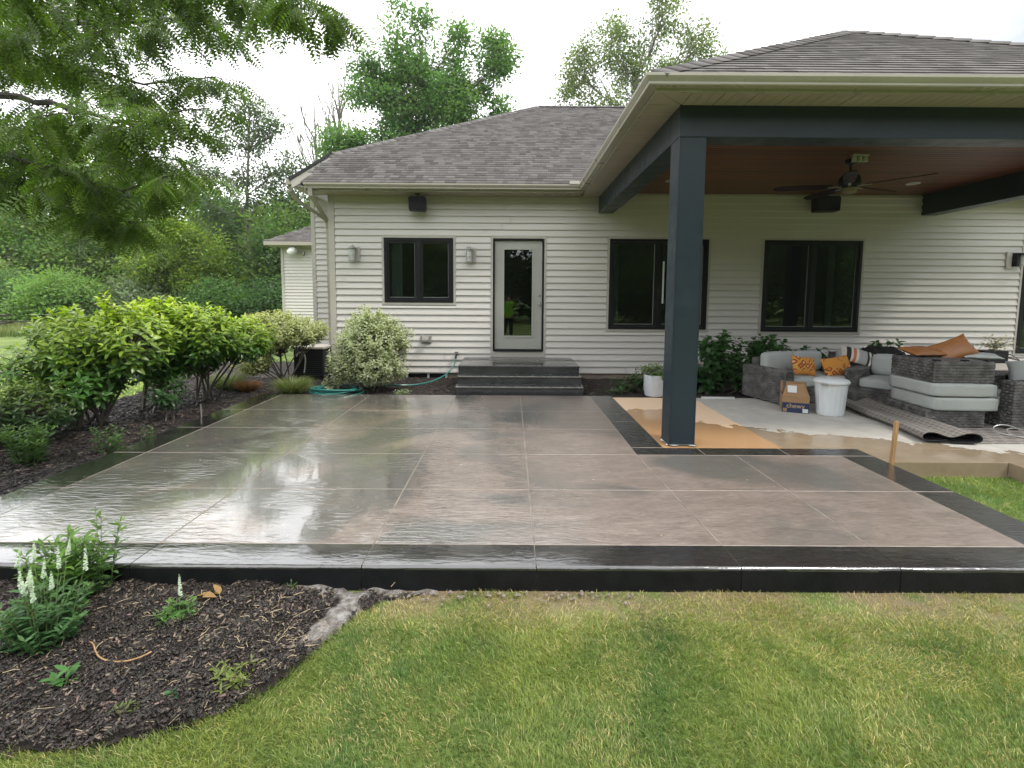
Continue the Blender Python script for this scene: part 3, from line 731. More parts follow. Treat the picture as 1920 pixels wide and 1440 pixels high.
# rake return at the left end of the eave
MB().box(-3.70, -3.66, 9.17, 10.65, 3.40, 3.56).build('rake_board', MT['trim'], house)
sof = MB().box(-3.66, 1.28, 9.19, YW, 3.425, 3.432).build('soffit', MT['soffit'], house)
def soffit_run(x0, x1, y0, y1, along, step=0.305):
    n = int(((x1 - x0) if along == 'x' else (y1 - y0)) / step) + 1
    for i in range(n):
        if along == 'x': a, b = x0 + i * step, min(x1, x0 + (i + 1) * step - 0.004); c, d_ = y0, y1
        else: c, d_ = y0 + i * step, min(y1, y0 + (i + 1) * step - 0.004); a, b = x0, x1
        if b - a < 0.02 or d_ - c < 0.02: continue
        m = MB(); k = 3
        for j in range(k):   # three ribs per vinyl panel
            if along == 'x': m.box(a + (b - a) * j / k, a + (b - a) * (j + 1) / k - 0.006, c, d_, 3.414, 3.424)
            else: m.box(a, b, c + (d_ - c) * j / k, c + (d_ - c) * (j + 1) / k - 0.006, 3.414, 3.424)
        m.build('soffit_panel', MT['soffit'], sof)
soffit_run(-3.66, 1.28, 9.19, YW - 0.02, 'x')
soffit_run(1.665, 8.45, 4.75, 5.08, 'x')
soffit_run(1.33, 1.65, 5.085, YW - 0.02, 'y')
ps = MB().add([(1.33, 4.75, 3.418), (1.65, 5.08, 3.418), (1.33, 5.08, 3.418)], [(0, 1, 2)]).add([(1.335, 4.75, 3.418), (1.66, 4.75, 3.418), (1.66, 5.08, 3.418)], [(0, 1, 2)])
ps.build('soffit_corner', MT['soffit'], sof, fix=False)
MB().box(8.06, 8.45, 5.085, YW - 0.02, 3.414, 3.424).build('soffit_panel', MT['soffit'], sof)
MB().box(8.5, 11.9, 9.19, YW - 0.02, 3.414, 3.424).build('soffit_panel', MT['soffit'], sof)

# ---- porch: posts, beams, ceiling
for (x0, x1, vis) in ((1.654, 1.922, True), (7.78, 8.05, False)):
    p_ = MB().box(x0, x1, 5.086, 5.354, 0.0, 3.1135, 0.004).build('porch_post', MT['post'], house)
    if vis:
        MB().box(x0 - 0.012, x1 + 0.012, 5.074, 5.366, 0.0015, 0.014).build('base_flashing', MT['band'], p_)
        for sx_ in (x0 + 0.014, x1 - 0.016): MB().box(sx_, sx_ + 0.002, 5.0852, 5.0859, 0.015, 3.11).build('trim_seam', MT['frame'], p_)
        MB().box(x0 - 0.0006, x0 - 0.0001, 5.10, 5.102, 0.015, 3.11).build('trim_seam', MT['frame'], p_)
        V = []; F = []; n = 40
        for side in range(2):
            b0 = len(V)
            for i in range(n + 1):
                t_ = i / n; w = 0.006 + 0.045 * max(0, math.sin(t_ * 9 + side * 2)) * (0.4 + 0.6 * random.random())
                if side == 0: x, y = x0 + (x1 - x0) * t_, 5.073; V += [(x, y, 0.015), (x, y - w, 0.0155)]
                else: x, y = x0 - 0.013, 5.074 + 0.27 * t_; V += [(x, y, 0.015), (x - w * 0.7, y, 0.0155)]
            for i in range(n): a = b0 + 2 * i; F.append((a, a + 2, a + 3, a + 1))
        MB().add(V, F).build('sealant_smear', MT['white'], p_)
bb = MB().box(1.650, 8.054, 5.082, 5.358, 3.115, 3.50, 0.004); bb.build('porch_beam', MT['post'], house)
MB().box(1.651, 1.926, 5.359, YW - 0.0, 3.115, 3.50, 0.004).build('porch_beam', MT['post'], house)
MB().box(7.776, 8.053, 5.359, YW - 0.0, 3.115, 3.50, 0.004).build('porch_beam', MT['post'], house)
ceil = MB().box(1.92, 7.78, 5.35, YW, 3.497, 3.52).build('porch_ceiling', MT['cedar'], house)
cb = MB().box(1.927, 7.775, 0, 0.094, 3.488, 3.498, 0.002)
cb0 = None
k = 0; y = 5.36
while y < YW - 0.05:
    if cb0 is None:
        cb0 = cb.build('ceiling_board', MT['cedar'], ceil, local=True); o = cb0
    else:
        o = bpy.data.objects.new('ceiling_board', cb0.data); COL.objects.link(o); o.parent = ceil
    oc = origin_of(ceil); o.location = (-oc.x, y - oc.y, -oc.z); y += 0.1
for (x, y) in ((2.69, 8.6), (6.81, 8.67), (4.9, 6.1)):
    pass

# ---- roofs
S = 0.583
def roofplane(name, pts, th=0.03):
    n = len(pts); V = [tuple(p) for p in pts] + [(p[0], p[1], p[2] - th) for p in pts]
    F = [tuple(range(n)), tuple(range(n, 2 * n))[::-1]] + [(i, (i + 1) % n, n + (i + 1) % n, n + i) for i in range(n)]
    return MB().add(V, F).build(name, MT['shingle'], house)
def zmain(y): return 3.535 + S * (y - 9.12)
RID = 15.17
main_poly = [(-3.72, 9.12), (1.28, 9.12), (4.9, 12.34), (8.6, 9.12), (12, 9.12), (12, RID), (0.78, RID), (-3.72, 10.67)]
roof_main = roofplane('roof', [(x, y, zmain(y)) for x, y in main_poly])
zl = lambda x: zmain(10.67) + S * (x + 3.72)
roofplane('roof', [(-4.56, 10.67, zl(-4.56)), (-3.72, 10.67, zl(-3.72)), (0.78, RID, zmain(RID)), (0.78, 20, zmain(RID)), (-4.56, 20, zl(-4.56))])
roofplane('roof', [(0.78, RID, zmain(RID)), (12, RID, zmain(RID)), (12, 21, zmain(RID) - 3.4), (0.78, 21, zmain(RID) - 3.4)])
AP = (4.9, 7.67, 5.41)
c1 = (1.27, 4.69, 3.535); c2 = (8.54, 4.69, 3.535)
ridge_back = (4.9, 12.33, 5.41)
roof_porch = roofplane('roof', [c1, c2, AP])
roofplane('roof', [c1, AP, ridge_back, (1.27, 9.12, 3.535)])
roofplane('roof', [c2, (8.54, 9.12, 3.535), ridge_back, AP])

def shingle_field(poly3, parent, single_limit=0, seed=1):
    """courses of tabs over a plane given by its 3-D outline; first edge is the eave"""
    P = [Vector(p) for p in poly3]; o = P[0]; e = (P[1] - P[0]).normalized()
    nrm = None
    for q in P[2:]:
        c = e.cross(q - o)
        if c.length > 0.1: nrm = c.normalized(); break
    if nrm.z < 0: nrm = -nrm
    u = nrm.cross(e)
    if u.z < 0: u = -u
    pl = [((p - o).dot(e), (p - o).dot(u)) for p in P]
    xs_ = [p[0] for p in pl]; ys_ = [p[1] for p in pl]
    r = np.random.default_rng(seed); W, EX = 0.17, 0.143
    singles = []; V = []; F = []; C = []
    k = 0; yy = min(ys_)
    base_m = None
    while yy < max(ys_):
        x = min(xs_) - W + r.uniform(0, W)
        while x < max(xs_):
            w = W * r.choice([0.55, 0.8, 1.0, 1.25]); 
            if in_poly(x + w / 2, yy + EX * 0.5, pl) and in_poly(x + w / 2, yy + EX * 0.1 + 0.03, pl):
                singles.append((x, yy, w, r.random()))
            x += w
        yy += EX
    # nearest first
    cam_p = Vector((0, 0, 1.54))
    if single_limit:
        def vis(s):
            p = o + e * s[0] + u * s[1]; q = p - cam_p
            return (0 if abs(q.x / q.y) < 1.06 else 100) + q.length
        singles.sort(key=vis)
    R = Matrix((e, u, nrm)).transposed().to_4x4()
    po = origin_of(parent)
    for i, (x, y_, w, rv) in enumerate(singles):
        a = o + e * (x + 0.002) + u * (y_ - 0.012) + nrm * 0.004
        t0, t1 = 0.011, 0.003; Lh = EX + 0.03
        if i < single_limit:
            if base_m is None: base_m = {}
            if w not in base_m:
                m = MB(); W2 = w - 0.004
                m.add([(0, 0, 0), (W2, 0, 0), (W2, Lh, -0.006), (0, Lh, -0.006), (0, 0, t0), (W2, 0, t0), (W2, Lh, t1 - 0.003), (0, Lh, t1 - 0.003)],
                      [(4, 5, 6, 7), (0, 1, 5, 4), (1, 2, 6, 5), (3, 0, 4, 7)])
                ob = m.build('shingle', MT['shingle'], parent, local=True, fix=False); base_m[w] = ob.data
            else:
                ob = bpy.data.objects.new('shingle', base_m[w]); COL.objects.link(ob); ob.parent = parent
            ob.matrix_local = Matrix.Translation(a - po) @ R
        else:
            W2 = w - 0.004; b0 = len(V)
            for (lx, ly, lz_) in ((0, 0, -0.002), (W2, 0, -0.002), (0, 0, t0), (W2, 0, t0), (W2, Lh, 0), (0, Lh, 0)):
                p = a + e * lx + u * ly + nrm * lz_; V.append(p[:])
            F += [(b0, b0 + 1, b0 + 3, b0 + 2), (b0 + 2, b0 + 3, b0 + 4, b0 + 5)]; C += [(rv, rv, rv)] * 6
    if F:
        ob = npmesh('shingle_field', V, F, MT['shingle_a'], np.array(C), parent); ob['kind'] = 'stuff'
shingle_field([c1, c2, AP], roof_porch, 290, 3)
shingle_field([(x, y, zmain(y)) for x, y in main_poly], roof_main, 0, 5)
# ridge and hip caps
def caps(p, q, parent, wid=0.14, step=0.2):
    p, q = Vector(p), Vector(q); d = (q - p); n = int(d.length / step); d.normalize()
    side = d.cross(Vector((0, 0, 1))).normalized(); up = side.cross(d).normalized()
    V = []; F = []; C = []; r = np.random.default_rng(9)
    for i in range(n):
        a = p + d * (i * step) ; b = a + d * (step + 0.03); rv = r.random()
        b0 = len(V); hh = 0.026
        for pt_, lift in ((a, 0.012), (b, 0.0)):
            for s_, z_ in ((-wid, -0.068), (0, 0.012), (wid, -0.068)): V.append((pt_ + side * s_ + up * (z_ + lift + 0.02))[:])
        for s_, z_ in ((-wid, -0.085), (0, -0.01), (wid, -0.085)): V.append((a + side * s_ + up * (z_ + 0.022))[:])
        F += [(b0, b0 + 1, b0 + 4, b0 + 3), (b0 + 1, b0 + 2, b0 + 5, b0 + 4), (b0 + 6, b0 + 7, b0 + 1, b0), (b0 + 7, b0 + 8, b0 + 2, b0 + 1)]; C += [(rv,) * 3] * 9
    o = npmesh('ridge_caps', V, F, MT['shingle_a'], np.array(C), parent); o['kind'] = 'stuff'
caps(c1, AP, roof_porch); caps(c2, AP, roof_porch)
caps((-3.72, 10.67, zmain(10.67)), (0.78, RID, zmain(RID)), roof_main); caps((0.78, RID, zmain(RID)), (12, RID, zmain(RID)), roof_main)

# ---- set-back bay behind the left corner
bay = MB().box(-4.64, -3.44, 11.86, 11.98, 0.0, 3.9).box(-4.64, -4.52, 11.98, 16, 0.0, 3.9).build('wall', MT['siding'], house)
z = 0.0
while z < 3.85:
    board(-4.56, -3.47, z, PT, bay, 11.86); z += PT
ibox('corner_board', MT['trim'], house, -4.66, -4.565, 11.835, 11.95, 0.0, 3.85, 0.004)
# its rake: black edge over a pale board, slope to the left
zz = lambda x, o=0: zl(x) + o
MB().add([(-4.60, 10.6, zz(-4.6, -0.03)), (-3.72, 10.6, zz(-3.72, -0.03)), (-3.72, 10.6, zz(-3.72, 0.035)), (-4.60, 10.6, zz(-4.6, 0.035)),
          (-4.60, 10.67, zz(-4.6, -0.03)), (-3.72, 10.67, zz(-3.72, -0.03)), (-3.72, 10.67, zz(-3.72, 0.035)), (-4.60, 10.67, zz(-4.6, 0.035))],
         [(0, 1, 2, 3), (4, 7, 6, 5), (0, 4, 5, 1), (3, 2, 6, 7), (0, 3, 7, 4), (1, 5, 6, 2)]).build('drip_edge', MT['blacktrim'], house)
MB().add([(-4.56, 10.62, zz(-4.56, -0.2)), (-3.70, 10.62, zz(-3.70, -0.25)), (-3.70, 10.62, zz(-3.70, -0.032)), (-4.56, 10.62, zz(-4.56, -0.032)),
          (-4.56, 10.66, zz(-4.56, -0.2)), (-3.70, 10.66, zz(-3.70, -0.25)), (-3.70, 10.66, zz(-3.70, -0.032)), (-4.56, 10.66, zz(-4.56, -0.032))],
         [(0, 1, 2, 3), (4, 7, 6, 5), (0, 4, 5, 1), (3, 2, 6, 7), (0, 3, 7, 4), (1, 5, 6, 2)]).build('rake_board', MT['trim'], house)
MB().box(-4.68, -4.57, 10.62, 13, zl(-4.56) - 0.13, zl(-4.56) - 0.02, 0.01).build('gutter', MT['gutter'], house)
MB().box(-4.56, -3.46, 10.67, 11.86, 3.78, 3.79).build('soffit', MT['soffit'], house)
# downspouts
def spout(pts, w=0.075, d_=0.06):
    m = MB(); pts = [Vector(p) for p in pts]; V = []; F = []
    for i, p in enumerate(pts):
        a = (pts[min(i + 1, len(pts) - 1)] - pts[max(i - 1, 0)]).normalized()
        sx = Vector((0, 1, 0)); sd = a.cross(sx).normalized()
        for (q, w_) in ((-1, -1), (1, -1), (1, 1), (-1, 1)): V.append((p + sd * (q * w / 2) + sx * (w_ * d_ / 2))[:])
    for i in range(len(pts) - 1):
        for k in range(4): F.append((i * 4 + k, i * 4 + (k + 1) % 4, (i + 1) * 4 + (k + 1) % 4, (i + 1) * 4 + k))
    F.append((0, 1, 2, 3)); m.add(V, F); return m.build('downspout', MT['gutter'], house)
spout([(-3.58, 9.12, 3.44), (-3.58, 9.13, 3.30), (-3.52, 9.35, 3.14), (-3.50, 9.72, 2.92), (-3.505, 9.76, 2.8), (-3.505, 9.76, -0.05)])
spout([(-4.62, 10.72, 3.84), (-4.62, 10.75, 3.70), (-4.56, 10.9, 3.55), (-4.22, 11.74, 3.24), (-4.20, 11.78, 3.12), (-4.20, 11.79, -0.05)])

# ---- far garage wing
wing = MB().box(-9.06, -6.2, 20.0, 20.15, -0.15, 3.42).build('wall', MT['siding'], house)
z = -0.1
while z < 3.35:
    board(-8.98, -6.2, z, PT, wing, 20.0); z += PT
ibox('corner_board', MT['trim'], house, -9.08, -8.98, 19.96, 20.1, -0.15, 3.40)
MB().box(-9.5, -6.2, 19.45, 19.57, 3.44, 3.58, 0.01).build('gutter', MT['gutter'], house)
MB().box(-9.45, -6.2, 19.57, 20.0, 3.42, 3.45).build('soffit', MT['soffit'], house)
rw = roofplane('roof', [(-9.5, 19.5, 3.6), (-6.2, 19.5, 3.6), (-6.2, 22.2, 5.05), (-7.1, 22.2, 5.05)])
shingle_field([(-9.5, 19.5, 3.6), (-6.2, 19.5, 3.6), (-6.2, 22.2, 5.05), (-7.1, 22.2, 5.05)], rw, 0, 8)
roofplane('roof', [(-9.5, 19.5, 3.6), (-7.1, 22.2, 5.05), (-7.1, 26, 5.05), (-9.5, 26, 3.6)])

# ================================================================== THINGS ON THE HOUSE
def wall_lantern(x, zc, label, flip=1):
    t = empty('wall_lantern', (x, YW - 0.02, zc), 0, label, 'wall lamp', 'lanterns on the house wall')
    m = MB().box(x + flip * 0.03 - 0.055, x + flip * 0.03 + 0.055, YW - 0.04, YW - 0.012, zc - 0.15, zc + 0.13, 0.006); m.build('mounting_plate', MT['trim'], t)
    c = (x - flip * 0.035, YW - 0.14, zc)
    MB().box(x + flip * 0.0 - 0.02, x + flip * 0.0 + 0.03, YW - 0.13, YW - 0.04, zc + 0.085, zc + 0.105).build('arm', MT['galv'], t)
    MB().lathe([(0.035, 0.075), (0.085, 0.08), (0.085, 0.092), (0.045, 0.118), (0.035, 0.14), (0.004, 0.145)], c, 20).build('cap', MT['galv'], t, smooth=True)
    MB().lathe([(0.05, -0.13), (0.056, -0.12), (0.056, 0.074), (0.05, 0.075)], c, 20).build('glass_cylinder', MT['lampglass'], t, smooth=True)
    MB().lathe([(0.055, -0.145), (0.07, -0.14), (0.07, -0.128), (0.055, -0.125)], c, 20).build('bottom_ring', MT['galv'], t, smooth=True)
    MB().lathe([(0.0565, -0.055), (0.064, -0.055), (0.064, -0.043), (0.0565, -0.043)], c, 20).build('middle_ring', MT['galv'], t, smooth=True)
    for a in (0.6, 2.5, 3.8, 5.6):
        MB().tube([(c[0] + 0.062 * math.cos(a), c[1] + 0.062 * math.sin(a), zc - 0.13), (c[0] + 0.062 * math.cos(a), c[1] + 0.062 * math.sin(a), zc + 0.08)], 0.004, 6).build('cage_rod', MT['galv'], t)
wall_lantern(-2.955, 2.335, 'caged glass wall lantern left of the small double window')
wall_lantern(-0.755, 2.325, 'caged glass wall lantern between the small double window and the back door')
t = empty('wall_light', (9.6, 9.64, 2.3), 0, 'black wall light on a pale plate beside the far right glass door', 'wall lamp', 'lanterns on the house wall')
MB().box(9.44, 9.53, 9.60, 9.645, 2.13, 2.44, 0.006).build('mounting_plate', MT['trim'], t)
MB().box(9.535, 9.76, 9.44, 9.60, 2.37, 2.41, 0.004).build('hood', MT['dark_plastic'], t)
MB().box(9.535, 9.575, 9.50, 9.60, 2.16, 2.37, 0.004).build('bracket', MT['dark_plastic'], t)
MB().lathe([(0.05, 2.17), (0.055, 2.18), (0.055, 2.368)], (9.66, 9.52, 0), 16).build('glass_cylinder', MT['lampglass'], t, smooth=True)

def speaker(x, y, z, w, h, d_, label, rz, hang):
    t = empty('speaker', (x, y, z), rz, label, 'speaker', 'outdoor speakers')
    prof = [(-w / 2, 0.015), (-w / 2 + 0.015, 0), (w / 2 - 0.015, 0), (w / 2, 0.015), (w / 2 + 0.006, h - 0.03), (w / 2 - 0.03, h), (-w / 2 + 0.03, h), (-w / 2 - 0.006, h - 0.03)]
    m = MB(); m.prism(prof, 0.0, d_, 'y'); m.xf(Matrix.Translation((0, -d_ / 2, 0))); m.build('cabinet', MT['dark_plastic'], t, local=True)
    g = MB(); g.prism([(a * 0.9, 0.012 + b * 0.9) for a, b in prof], -d_ / 2 - 0.012, -d_ / 2 - 0.001, 'y'); g.build('grille', MT['black_fab'], t, local=True)
    g = MB(); g.tube([(0, d_ * 0.1, h), (0, d_ * 0.1, h + hang)], 0.012, 8); g.box(-0.05, 0.05, d_ * 0.1 - 0.05, d_ * 0.1 + 0.05, h + hang - 0.008, h + hang); g.build('bracket', MT['dark_plastic'], t, local=True)
speaker(-1.73, 9.42, 3.10, 0.31, 0.25, 0.2, 'black box speaker hung from the eave above the small double window', 0.12, 0.065)
speaker(5.80, 9.40, 3.13, 0.40, 0.27, 0.22, 'black speaker on the porch wall behind the ceiling fan', -0.1, 0.09)

t = empty('ceiling_fan', (4.79, 7.25, 3.49), 0, 'dark five blade ceiling fan under the cedar porch ceiling', 'ceiling fan')
F_ = (4.79, 7.25, 0)
MB().lathe([(0.075, 3.488), (0.07, 3.44), (0.03, 3.42), (0.016, 3.415), (0.016, 3.30)], F_, 20).build('downrod', MT['dark_plastic'], t, smooth=True)
MB().lathe([(0.03, 3.32), (0.08, 3.30), (0.13, 3.24), (0.14, 3.16), (0.12, 3.12), (0.06, 3.11)], F_, 24).build('motor_housing', M('fan_housing', (0.012, 0.014, 0.018), 0.6, spec=0.15), t, smooth=True)
MB().lathe([(0.075, 3.109), (0.095, 3.09), (0.09, 3.04), (0.06, 3.02), (0.004, 3.015)], F_, 20).build('light_kit', M('fan_light', (0.20, 0.18, 0.12), 0.5), t, smooth=True)
for k in range(5):
    a = math.radians(-51 + 72 * k); R_ = Matrix.Translation((4.79, 7.25, 3.115)) @ Matrix.Rotation(a, 4, 'Z')
    m = MB(); m.box(0.10, 0.27, -0.018, 0.018, -0.006, 0.006); m.xf(R_); m.build('blade_iron', MT['galv'], t)
    n = 9; V = []; 
    for i in range(n):
        u = i / (n - 1); r_ = 0.22 + 0.76 * u; w = 0.05 + 0.03 * math.sin(u * 2.6) - (0.03 if i == n - 1 else 0)
        tw = 0.22
        for s_ in (-1, 1):
            for h_ in (-0.004, 0.004): V.append((r_, s_ * w, s_ * w * tw + h_ + 0.012))
    Fc = []
    for i in range(n - 1):
        b = i * 4; Fc += [(b, b + 4, b + 6, b + 2), (b + 1, b + 3, b + 7, b + 5), (b, b + 1, b + 5, b + 4), (b + 2, b + 6, b + 7, b + 3)]
    Fc += [(0, 2, 3, 1), (4 * n - 4, 4 * n - 3, 4 * n - 1, 4 * n - 2)]
    m = MB().add(V, Fc).xf(R_); m.build('blade', M('fan_blade', (0.014, 0.008, 0.008), 0.6, spec=0.2) if k == 0 else bpy.data.materials['fan_blade'], t)
t = empty('porch_ceiling_light', (4.73, 6.98, 3.488), 0, 'small three bulb ceiling light in front of the fan', 'ceiling light')
MB().box(4.62, 4.84, 6.95, 7.01, 3.462, 3.488, 0.005).build('canopy', MT['galv'], t)
for dx in (-0.075, 0, 0.075):
    MB().lathe([(0.02, 3.462), (0.03, 3.44), (0.032, 3.39), (0.02, 3.385)], (4.73 + dx, 6.98, 0), 12).build('bulb_shade', MT['lampglass'], t, smooth=True)
for (x, y, lb) in ((2.69, 8.6, 'round white recessed light in the porch ceiling beside the corner post'), (6.81, 8.67, 'round white recessed light in the porch ceiling right of the fan')):
    t = empty('recessed_light', (x, y, 3.488), 0, lb, 'ceiling light', 'recessed porch lights')
    MB().lathe([(0.10, 3.488), (0.10, 3.481), (0.085, 3.479), (0.075, 3.484)], (x, y, 0), 24).build('trim_ring', MT['white'], t)
    MB().lathe([(0.074, 3.4845), (0.074, 3.483)], (x, y, 0), 24).build('lens', MT['lampglass'], t)

t = empty('dryer_vent', (-1.635, 9.64, 0.63), 0, 'small grey vent hood on the siding right of the round variegated bush', 'vent')
MB().box(-1.74, -1.53, 9.615, 9.645, 0.635, 0.79, 0.008).build('plate', MT['galv'], t)
MB().add([(-1.70, 9.615, 0.77), (-1.575, 9.615, 0.77), (-1.575, 9.54, 0.70), (-1.70, 9.54, 0.70), (-1.70, 9.615, 0.665), (-1.575, 9.615, 0.665), (-1.575, 9.54, 0.665), (-1.70, 9.54, 0.665)],
         [(0, 1, 2, 3), (3, 2, 6, 7), (0, 3, 7, 4), (1, 5, 6, 2), (4, 7, 6, 5)]).build('hood', M('vent_hood', (0.22, 0.21, 0.19), 0.6), t)
t = empty('hose_bib', (-1.04, 9.6, 0.40), 0, 'black outdoor tap low on the siding left of the steps', 'tap')
MB().tube([(-1.04, 9.645, 0.42), (-1.04, 9.56, 0.42), (-1.045, 9.54, 0.39), (-1.05, 9.535, 0.345)], 0.017, 8).build('spout', MT['dark_plastic'], t, smooth=True)
MB().lathe([(0.035, 0), (0.038, 0.006), (0.035, 0.012)], (-1.04, 9.575, 0.455), 10).build('handle', MT['dark_plastic'], t)

# garden hose: run from the tap down to a coil on the bed
pts = []
def bez(P, n=26):
    out = []
    for i in range(n + 1):
        t_ = i / n; q = [Vector(p) for p in P]
        while len(q) > 1: q = [a.lerp(b, t_) for a, b in zip(q, q[1:])]
        out.append(q[0])
    return out
pts = bez([(-1.05, 9.535, 0.345), (-1.06, 9.48, 0.15), (-1.2, 9.2, -0.02), (-1.55, 8.7, -0.05), (-1.9, 8.55, 0.0)]) + bez([(-1.9, 8.55, 0.0), (-2.15, 8.5, 0.02), (-2.5, 8.4, -0.03), (-2.75, 8.1, -0.02)])[1:]
n = 190; c0 = (-2.83, 7.99)
for i in range(n):
    a = i / n * 2 * math.pi * 5.3 - 1.9; r_ = 0.335 + 0.05 * math.sin(i * 0.11) + 0.022 * math.sin(i * 0.05 + 1)
    pts.append(Vector((c0[0] + 0.02 * math.sin(i * .06) + r_ * 1.08 * math.cos(a), c0[1] + r_ * 0.78 * math.sin(a), -0.025 + 0.085 * i / n + 0.012 * math.sin(a * 2 + i * 0.03))))
hs = MB().tube(pts, 0.0135, 8).build('garden_hose', MT['hose'], smooth=True)
tag(hs, 'teal garden hose coiled by the bushes and running up to the tap', 'hose')

t = empty('air_conditioner', (-3.77, 9.55, -0.05), 0, 'black air conditioning unit with a pale top at the house corner', 'air conditioner')
MB().box(-4.06, -3.50, 9.30, 9.82, -0.06, 0.53, 0.02).build('cabinet', MT['dark_plastic'], t)
MB().box(-4.08, -3.48, 9.28, 9.84, 0.532, 0.58, 0.012).build('lid', MT['trim'], t)
for k in range(13):
    z = 0.02 + k * 0.037
    MB().box(-4.03, -3.53, 9.288, 9.299, z, z + 0.02).build('louver', MT['dark_plastic'], t)
MB().tube(bez([(-3.98, 9.26, 0.40), (-3.95, 9.24, 0.52), (-3.80, 9.24, 0.52), (-3.78, 9.25, 0.42), (-3.84, 9.24, 0.1)]), 0.012, 6).build('refrigerant_line', MT['galv'], t)
t = empty('flood_light', (-8.55, 19.8, 3.2), 0, 'white double flood light under the eave of the far garage wing', 'flood light')
MB().lathe([(0.05, 0), (0.15, 0.05), (0.16, 0.2), (0.10, 0.33), (0.05, 0.36)], (-8.62, 19.62, 3.12), 14).xf(Matrix.Translation((-8.62, 19.62, 3.12)) @ Matrix.Rotation(0.9, 4, 'Y') @ Matrix.Translation((8.62, -19.62, -3.12))).build('lamp_head', MT['white'], t, smooth=True)
MB().box(-8.25, -8.13, 19.9, 19.985, 3.1, 3.25, 0.01).tube([(-8.2, 19.92, 3.18), (-8.4, 19.75, 3.22)], 0.03, 8).build('mount', MT['galv'], t)

# ================================================================== PORCH THINGS
def wicker_panel(mb, O, U, Vv, nrm, cu=0.085, cv=0.034, dep=0.011):
    """woven face: staggered raised strands on a backing sheet"""
    O = Vector(O); U = Vector(U); Vv = Vector(Vv); nrm = Vector(nrm).normalized(); lu, lv = U.length, Vv.length
    u, v = U.normalized(), Vv.normalized(); nu = max(1, int(round(lu / cu))); nv = max(1, int(round(lv / cv))); du, dv = lu / nu, lv / nv
    for j in range(nv):
        off = (j % 2) * 0.5
        for i in range(-1, nu):
            a, b = max(0, (i + off) * du), min(lu, (i + 1 + off) * du)
            if b - a < 0.2 * du: continue
            p = [O + u * (a + .001) + v * (j * dv + .001), O + u * (b - .001) + v * (j * dv + .001), O + u * (b - .001) + v * ((j + 1) * dv - .001), O + u * (a + .001) + v * ((j + 1) * dv - .001)]
            ci = 0.16 * (b - a); cj = 0.20 * dv
            q = [p[0] + u * ci + v * cj, p[1] - u * ci + v * cj, p[2] - u * ci - v * cj, p[3] + u * ci - v * cj]
            q = [w + nrm * dep for w in q]
            mb.add([w[:] for w in p + q], [(4, 5, 6, 7), (0, 1, 5, 4), (1, 2, 6, 5), (2, 3, 7, 6), (3, 0, 4, 7)])
def wicker_box(name, parent, x0, x1, y0, y1, z0, z1, faces='fblrt'):
    o = MB().box(x0, x1, y0, y1, z0, z1).build(name, MT['wicker'], parent, local=True)
    m = MB()
    if 'f' in faces: wicker_panel(m, (x0, y0, z0), (x1 - x0, 0, 0), (0, 0, z1 - z0), (0, -1, 0))
    if 'b' in faces: wicker_panel(m, (x1, y1, z0), (x0 - x1, 0, 0), (0, 0, z1 - z0), (0, 1, 0))
    if 'l' in faces: wicker_panel(m, (x0, y1, z0), (0, y0 - y1, 0), (0, 0, z1 - z0), (-1, 0, 0))
    if 'r' in faces: wicker_panel(m, (x1, y0, z0), (0, y1 - y0, 0), (0, 0, z1 - z0), (1, 0, 0))
    if 't' in faces: wicker_panel(m, (x0, y0, z1), (x1 - x0, 0, 0), (0, y1 - y0, 0), (0, 0, 1))
    w = m.build('weave', MT['wicker'], o, local=True, fix=False); w['kind'] = 'stuff'
    return o
def soft_box(name, mat, parent, x0, x1, y0, y1, z0, z1, local=True, r=0.035, puff=0.012):
    bm = bmesh.new(); bmesh.ops.create_cube(bm, size=1)
    bmesh.ops.subdivide_edges(bm, edges=bm.edges[:], cuts=7, use_grid_fill=True)
    sx, sy, sz = x1 - x0, y1 - y0, z1 - z0; V = []
    for v in bm.verts:
        p = Vector((v.co.x * sx, v.co.y * sy, v.co.z * sz)); h = Vector((sx / 2 - r, sy / 2 - r, sz / 2 - r))
        c = Vector((max(-h.x, min(h.x, p.x)), max(-h.y, min(h.y, p.y)), max(-h.z, min(h.z, p.z)))); d_ = p - c
        p = c + (d_.normalized() * r if d_.length > 1e-6 else d_)
        u_, v_ = 2 * v.co.x, 2 * v.co.y
        p.z += math.copysign(puff * (1 - u_ * u_) * (1 - v_ * v_), v.co.z) + 0.004 * hsh(p.x * 4, p.y * 5)
        V.append((p.x + (x0 + x1) / 2, p.y + (y0 + y1) / 2, p.z + (z0 + z1) / 2))
    bm.verts.index_update(); F = [[v.index for v in f.verts] for f in bm.faces]; bm.free()
    o = MB().add(V, F).build(name, mat, parent, local=local, smooth=False); 
    for p in o.data.polygons: p.use_smooth = True
    return o
